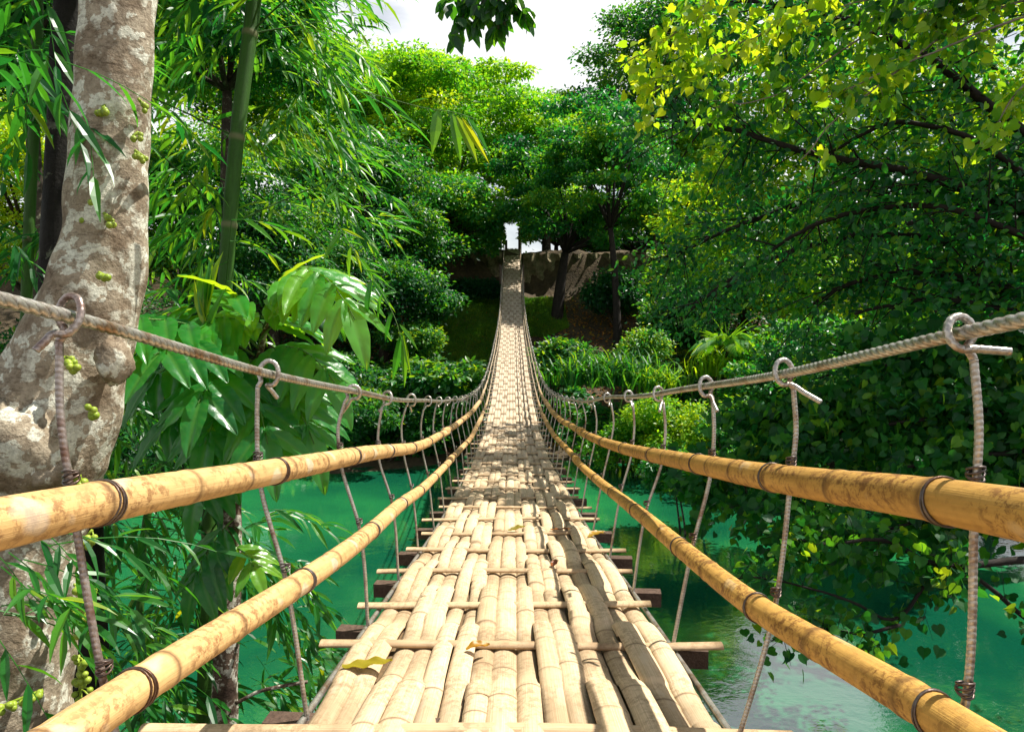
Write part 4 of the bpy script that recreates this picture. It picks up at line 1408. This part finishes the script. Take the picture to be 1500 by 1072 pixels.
# leafy branch hanging into the sky gap
br = empty('hanging_branch', P(800, -150, 4.2), 'dark leafy branch hanging into the sky gap at the top', 'branch')
mb, ls = MB(), Leaves()
for a, b in (((830, -160), (745, -10)), ((745, -10), (690, 35)), ((745, -10), (725, 45)), ((745, -10), (772, 22)), ((760, -40), (650, 5)), ((700, -20), (665, 50)), ((790, -90), (700, 12))):
    lp = limb_pts(P(*a, 4.2), P(*b, 4.2), .06, 8)
    mb.tube(lp, np.linspace(.008, .003, 8), 5)
    for c in lp[2:]:
        n = 5
        A = rvec(n) * np.array([.7, .7, .4]) + np.array([0, 0, -.9])
        ls.add(T_OVAL, c + rvec(n) * .035, A, rvec(n) * .8 + np.array([0, -.8, .3]), RNG.uniform(.08, .135, n), .062, np.clip(.25 + RNG.normal(size=n) * .15, 0, 1))
mb.build('twig', M['limb'], br)
ls.build('foliage', M['leaf_heart'], br)

# ------------------------------------------------------------------ broad-leaved sapling on a mottled stem
sap = empty('broad_leaved_sapling', P(325, 1500, 3.9), 'slender mottled sapling with huge glossy lobed leaves before the water', 'sapling')
mb = MB()
yy = np.linspace(455, 1500, 60)
mb.tube(P(np.interp(yy, [455, 560, 700, 860, 1072, 1500], [395, 372, 340, 335, 328, 318]), yy, 3.95), np.interp(yy, [455, 600, 760, 1500], [.012, .03, .068, .088]), 14,
        lambda s_, th: 1 + .06 * np.sin(3 * th + s_ * 6) + .05 * np.sin(2 * th - s_ * 13) + .03 * np.sin(5 * th + s_ * 29))
mb.tube(smooth_poly(P([345, 380, 410, 450], [1030, 1012, 1005, 998], 3.9), .02), np.linspace(.02, .008, 18)[:len(smooth_poly(P([345, 380, 410, 450], [1030, 1012, 1005, 998], 3.9), .02))] if False else .011, 7)
mb.build('trunk', M['bark_mott'], sap)


def lobe(Vs, Ls, Ts, Rs, off, p, A, N, L, W, droop, rn, nu=26):
    """one curved lobe: raised midrib, side veins and a wavy edge"""
    A, N = unit(A), unit(N)
    S = unit(np.cross(N, A)); N = np.cross(A, S)
    t = np.linspace(0, 1, nu)
    w = W * np.sin(math.pi * np.clip(t * .93 + .05, 0, 1)) ** .75 * (1 - .35 * t)
    w[-1] = 0.0005
    a = np.array([-1, -.62, -.25, 0, .25, .62, 1])
    k = len(a)
    x = L * t
    z = -droop * L * t ** 2
    ph_ = t[:, None] * 8.5 - np.abs(a)[None, :] * 1.1
    vein = np.exp(-((ph_ - np.round(ph_)) / .13) ** 2) * (np.abs(a) > .1)[None, :] * .6 + (np.abs(a) < .1)[None, :] * 1.
    puff = np.abs(np.sin(math.pi * ph_)) * (np.abs(a) * (1 - np.abs(a)))[None, :]
    Vv = (p + x[:, None, None] * A + (w[:, None] * a[None, :])[..., None] * S
          + (z[:, None] + W * (.30 * np.abs(a)[None, :] - .12 * (a ** 2)[None, :]) + W * .22 * puff + W * .05 * np.sin(t * 24)[:, None] * (a ** 2)[None, :])[..., None] * N)
    ii = np.arange(nu - 1)[:, None] * k
    jj = np.arange(k - 1)[None, :]
    q = np.stack([ii + jj, ii + jj + 1, ii + k + jj + 1, ii + k + jj], -1).reshape(-1, 4)
    Vs.append(Vv.reshape(-1, 3)); Ls.append((q + off).ravel()); Ts.append(np.full(len(q), 4)); Rs.append(np.stack([np.full(nu * k, rn), vein.ravel()], -1))
    return off + nu * k


def big_leaf(b, tip, d0, d1, npair, Lf, hue, arch=.18, wf=.155):
    a, e = P(*b, d0), P(*tip, d1)
    L = np.linalg.norm(e - a)
    mid = (a + e) / 2 + np.array([0, 0, L * arch * 2])
    t = np.linspace(0, 1, 12)[:, None]
    cur = (1 - t) ** 2 * a + 2 * t * (1 - t) * mid + t ** 2 * e
    tg = unit(np.gradient(cur, axis=0))
    Vs, Ls, Ts, Rs, off = [], [], [], [], 0
    for k in range(npair):
        u_ = .28 + .62 * k / max(1, npair - 1)
        p = np.array([np.interp(u_, t[:, 0], cur[:, c]) for c in range(3)])
        tv = np.array([np.interp(u_, t[:, 0], tg[:, c]) for c in range(3)])
        side = unit(np.cross(tv, np.array([0, -.35, 1.])))
        ll = Lf * (1 - .5 * abs(u_ - .55))
        for s in (-1, 1):
            A = tv * .75 + side * s * 1. + np.array([0, 0, -.30 + random.uniform(-.15, .1)])
            off = lobe(Vs, Ls, Ts, Rs, off, p, A, np.array([0, -.3, 1.]) + side * s * -.2, ll * random.uniform(.88, 1.1), ll * wf, random.uniform(.2, .4), np.clip(hue + random.gauss(0, .10), 0, 1))
    off = lobe(Vs, Ls, Ts, Rs, off, cur[-2], tg[-1] + np.array([0, 0, -.2]), np.array([0, -.3, 1.]), Lf, Lf * wf, .3, np.clip(hue, 0, 1))
    me = fast_mesh('leaf', np.concatenate(Vs), np.concatenate(Ls), np.concatenate(Ts), M['leaf_big'], True, {'rnd': np.concatenate(Rs)[:, 0], 'nd': np.concatenate(Rs)[:, 1]})
    lo_ = link('leaf', me, sap)
    mb = MB()
    mb.tube(cur, np.linspace(.007, .0025, 12), 6)
    mb.build('leaf_stalk', M['stem'], lo_)


for (b, tip, d0, d1, npair, Lf, hue, arch) in [
        ((392, 470), (520, 468), 3.9, 3.3, 6, .36, .62, .30), ((385, 480), (478, 415), 3.9, 3.5, 5, .34, .6, .14), ((380, 500), (340, 432), 3.9, 3.7, 4, .36, .62, .08),
        ((372, 520), (90, 490), 3.9, 2.9, 6, .33, .35, .12), ((368, 530), (170, 470), 3.9, 3.2, 6, .33, .4, .12), ((365, 540), (225, 520), 3.9, 3.1, 5, .34, .3, .12),
        ((375, 540), (490, 560), 3.9, 3.4, 5, .34, .4, .2), ((365, 560), (290, 590), 3.9, 3.2, 5, .34, .25, .14), ((368, 560), (460, 650), 3.9, 3.4, 6, .36, .3, .22),
        ((360, 585), (392, 650), 3.9, 3.2, 4, .36, .25, .16), ((358, 590), (300, 650), 3.9, 3.3, 5, .33, .15, .14), ((360, 600), (240, 620), 3.9, 3.6, 5, .33, .15, .14),
        ((372, 570), (448, 520), 3.9, 3.7, 4, .34, .5, .14), ((350, 640), (290, 720), 3.9, 3.6, 4, .34, .15, .14),
        ((384, 485), (300, 470), 3.9, 3.6, 4, .33, .6, .12), ((340, 800), (372, 830), 3.9, 3.7, 3, .22, .8, .1), ((342, 760), (285, 850), 3.9, 3.7, 4, .33, .05, .1),
        ((380, 500), (440, 470), 3.9, 4.1, 5, .34, .5, .2), ((372, 530), (420, 590), 3.9, 3.6, 5, .34, .35, .2),
        ((366, 560), (335, 620), 3.9, 3.4, 4, .34, .3, .16), ((362, 580), (440, 630), 3.9, 3.7, 5, .32, .3, .2), ((378, 510), (265, 450), 3.9, 3.8, 5, .34, .55, .14),
        ((372, 530), (215, 560), 3.9, 3.5, 5, .33, .2, .16), ((388, 475), (415, 410), 3.9, 3.8, 4, .34, .7, .06)]:
    big_leaf(b, tip, d0, d1, npair, Lf, min(1, hue + .12), arch, .21)

# erect yellow-edged shoots beside the sapling
sh = empty('variegated_shoot', P(300, 640, 3.6), 'upright young shoots with yellow edged pointed leaves beside the bamboo culm', 'plant')
mb, ls = MB(), Leaves()
mb.tube(P([303, 303, 300], [640, 520, 440], 3.6), [.012, .010, .006], 7)
for (x0, y0, x1, y1, rn) in ((300, 470, 288, 385, .6), (301, 470, 312, 366, .85), (300, 460, 302, 372, .7), (303, 480, 276, 410, .95), (303, 490, 322, 420, .5), (302, 450, 308, 380, .4)):
    a, b = P(x0, y0, 3.6), P(x1, y1, 3.55)
    L = np.linalg.norm(b - a)
    ls.add(T_LANCE, a[None, :], (b - a)[None, :], np.array([[random.uniform(-.6, .6), -1, .2]]), L, L * .15, rn)
mb.build('stem', M['stem'], sh)
ls.build('foliage', M['leaf_bamboo'], sh)


# ------------------------------------------------------------------ right foreground: overhanging trees
def branchy(ls, mb, poly, r0, r1, ntw, twl, leafn, L, W, tm, hue, spread=.25, sub_r=.006, down=.5, jit=.10, start=.15, tilt=(0, -.5, .5)):
    """a limb through picture points with side twigs carrying leaves"""
    base = smooth_poly(P([p[0] for p in poly], [p[1] for p in poly], [p[2] for p in poly]), .12)
    n = len(base)
    base = base + np.cumsum(RNG.normal(size=base.shape) * .012, 0) * np.linspace(0, 1, n)[:, None]
    mb.tube(base, np.linspace(r0, r1, n), 8)
    for k in range(ntw):
        u_ = start + (1 - start) * random.random()
        i_ = min(n - 2, int(u_ * (n - 1)))
        a = base[i_]
        tv = unit(base[i_ + 1] - base[i_])
        dv = unit(tv * .7 + rvec(1)[0] * .9 + np.array([0, 0, -.15]))
        e = a + dv * twl * random.uniform(.5, 1.2)
        lp = limb_pts(a, e, .10, 6)
        mb.tube(lp, np.linspace(sub_r, sub_r * .35, 6), 4, None, False)
        h = np.clip(hue + random.gauss(0, .12), 0, 1)
        m_ = leafn
        tt = np.clip(RNG.random(m_) * .85 + .15, 0, 1)
        pp = np.stack([np.interp(tt, np.linspace(0, 1, 6), lp[:, c]) for c in range(3)], -1) + RNG.normal(size=(m_, 3)) * jit
        A = rvec(m_) * .8 + dv * .35 + np.array([0, 0, -down])
        N = rvec(m_) * .75 + np.array(tilt)
        sc = .6 + .7 * RNG.random(m_)
        ls.add(tm, pp, A, N, L * sc, W * sc, np.clip(h + RNG.normal(size=m_) * spread, 0, 1))


# 1. big dark tree with long arching limbs
big = empty('overhanging_tree', (8.6, 8.5, 3.), 'big dark tree on the right with long arching limbs over the river', 'tree')
mb, ls = MB(), Leaves()
mb.tube([(9.4, 8.2, -.8), (9.2, 8.4, 3), (8.9, 8.6, 7), (9.1, 8.8, 11), (9., 9, 15)], [.5, .42, .38, .3, .15], 14)
LIMBS = [[(1720, 430, 9), (1480, 300, 9), (1330, 248, 9), (1180, 215, 9.4), (1060, 180, 10), (960, 165, 10.5)],
         [(1720, 460, 9), (1450, 310, 10), (1300, 268, 10.5), (1150, 300, 11), (1040, 335, 12), (960, 370, 12.5)],
         [(1720, 500, 9), (1480, 420, 9), (1340, 395, 9.5), (1240, 410, 10), (1180, 440, 10.6)],
         [(1720, 380, 9), (1450, 150, 9), (1330, 60, 9), (1180, 10, 9.5), (1050, -10, 10)],
         [(1720, 520, 9), (1500, 520, 10), (1370, 510, 11), (1280, 530, 11.6), (1200, 560, 12)],
         [(1720, 300, 9), (1500, -60, 10), (1350, -200, 10.5), (1150, -240, 11)],
         [(1720, 560, 9), (1520, 600, 8.5), (1400, 640, 8.5), (1280, 690, 9)],
         [(1720, 450, 11), (1480, 330, 13), (1280, 330, 14), (1120, 390, 15), (1010, 440, 16)],
         [(1720, 420, 8.6), (1500, 260, 8.6), (1380, 190, 8.8), (1290, 180, 9), (1200, 230, 9.4)],
         [(1720, 480, 8.8), (1500, 345, 8.6), (1360, 300, 8.8), (1230, 320, 9.2), (1100, 385, 10)],
         [(1720, 500, 9.4), (1480, 380, 9.6), (1340, 345, 10), (1200, 355, 10.6), (1080, 400, 11.4), (1010, 450, 12)],
         [(1720, 520, 9.2), (1480, 455, 9), (1360, 440, 9.2), (1250, 460, 9.8)]]
for li, poly in enumerate(LIMBS):
    up_ = li in (3, 5)
    branchy(ls, mb, poly, .10 if li < 8 else .07, .022, 56 if li < 8 else 20, 1.4 if li < 8 else .9, 52 if li < 8 else 36, .125, .07, T_OVAL, .30, .28, .014, .3, .17, .12)
for k in range(44):     # upper crown out of the frame: it shades the limbs below
    c = np.array([random.uniform(4.2, 12), random.uniform(9.5, 15), random.uniform(CZ + 5, CZ + 10)])
    if c[0] < .62 * (c[2] - CZ + 2) - 1.2: continue
    clump_leaves(ls, [c], .8, 150, .2, .12, T_OVAL, .5, .5)
mb.build('trunk', M['limb'], big)
ls.build('crown', M['leaf_far'], big)

# 1b. sunlit tree further out: its bright leaves show between the dark limbs
t2 = empty('overhanging_tree', (16.5, 17, -.3), 'sunlit yellow green tree whose leaves glow behind the dark limbs at the right', 'tree')
mb, ls = MB(), Leaves()
mb.tube([(17, 17, -1.2), (16.4, 17, 3), (15.4, 17, 7), (14.6, 17.2, 11)], [.45, .38, .3, .16], 12)
cs = ellipsoid_pts(205, P(1250, 190, 17), (7.2, 2.6, 5.2), .15, -1)
cs = cs[(cs[:, 0] > 4.6) & (cs[:, 0] - .57 * (cs[:, 2] - CZ + 2.4) > 1.4)]
clump_leaves(ls, cs, .62 * (.6 + .8 * RNG.random(len(cs))), 330, .15, .085, T_OVAL, .55, .55, .26, 1.1)
for c in cs[:26]:
    lp = limb_pts((15.8, 17, 6), c, .12, 8)
    mb.tube(lp, np.linspace(.14, .02, 8), 6)
mb.build('trunk', M['limb'], t2)
ls.build('crown', M['leaf_sun'], t2)

# 2. sunlit heart-leaved tree in front of it
ht = empty('heart_leaved_tree', (6.4, 4.6, 3.5), 'heart leaved tree with glowing yellow leaves at the upper right', 'tree')
mb, ls = MB(), Leaves()
mb.tube([(6.9, 4.6, 1), (6.6, 4.7, 5), (6.3, 5, 9), (6.4, 5.2, 12)], [.2, .17, .13, .06], 10)
H2 = [([(1900, 60, 6.2), (1500, 22, 6.2), (1380, 62, 6.3), (1290, 95, 6.4), (1220, 130, 6.5)], 10, .25, .5),
      ([(1900, -100, 6.5), (1350, -60, 6.6), (1150, 20, 6.8), (1040, 70, 7), (950, 120, 7.2)], 66, .4, .82),
      ([(1900, -200, 6.5), (1300, -140, 6.6), (1080, -20, 6.9), (990, 60, 7.2), (930, 90, 7.4)], 56, .4, .82),
      ([(1900, -60, 6.5), (1400, 10, 6.5), (1260, 60, 6.6), (1150, 140, 6.8), (1050, 160, 7)], 40, .4, .5),
      ([(1900, -60, 6.5), (1350, 60, 6.4), (1230, 150, 6.5), (1165, 220, 6.6)], 22, .35, .66),
      ([(1900, 100, 6.2), (1600, 110, 6.2), (1480, 150, 6.2), (1440, 230, 6.3)], 22, .3, .72),
      ([(1900, -150, 6.2), (1550, -80, 6.2), (1380, -20, 6.3), (1230, 20, 6.4)], 30, .45, .35)]
for poly, ntw, twl, hue in H2:
    branchy(ls, mb, poly, .022, .006, ntw, twl, 13, .108, .098, T_HEART, hue, .2, .004, .55, .08, .25, (.35, -.25, .75))
mb.build('trunk', M['twig'], ht)
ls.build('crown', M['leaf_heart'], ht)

# 3. low heart-leaved boughs over the water, in shade
lw = empty('waterside_tree', (7.4, 6.0, 1.5), 'low shaded tree with heart leaves bending over the water at the right', 'tree')
mb, ls = MB(), Leaves()
mb.tube([(8.2, 5.9, -.6), (7.6, 6.2, 2.5), (7.2, 6.5, 4.2), (7.3, 6.9, 6)], [.2, .17, .14, .08], 10)
L3 = [([(1700, 700, 7.6), (1600, 960, 7.2), (1500, 905, 7.0), (1430, 852, 6.9), (1370, 856, 6.8), (1318, 915, 6.7), (1260, 892, 6.7), (1180, 870, 6.7), (1080, 860, 6.9), (1040, 875, 7)], 62, .40, 6, .10, .10),
      ([(1500, 820, 6.9), (1360, 820, 6.9), (1300, 790, 7), (1230, 790, 7), (1120, 800, 7.2)], 44, .4, 8, .11, .11),
      ([(1700, 650, 7.6), (1540, 690, 7.4), (1400, 740, 7.4), (1260, 770, 7.6), (1130, 770, 7.8)], 60, .6, 18, .12, .12),
      ([(1318, 915, 6.7), (1260, 930, 6.6), (1180, 925, 6.6), (1130, 945, 6.6)], 22, .3, 6, .10, .10),
      ([(1700, 600, 8), (1500, 600, 8), (1350, 610, 8.3), (1200, 640, 8.8), (1080, 680, 9.2), (1010, 720, 9.5)], 90, .8, 30, .13, .125),
      ([(1700, 560, 8), (1500, 520, 8.2), (1350, 520, 8.6), (1220, 560, 9), (1100, 610, 9.6)], 90, .8, 30, .13, .125),
      ([(1700, 640, 7.8), (1500, 660, 7.8), (1350, 680, 8), (1200, 715, 8.4), (1080, 740, 9)], 56, .6, 22, .13, .125),
      ([(1700, 600, 9), (1500, 700, 9.6), (1300, 740, 10), (1130, 745, 10.6), (1030, 750, 11)], 34, .6, 24, .11, .10)]
for poly, ntw, twl, ln, L, W in L3:
    branchy(ls, mb, poly, .045 if ntw > 30 else .02, .006, ntw, twl, ln, L, W, T_HEART, .34, .24, .0045, .7, .09, .2)
mb.build('trunk', M['limb'], lw)
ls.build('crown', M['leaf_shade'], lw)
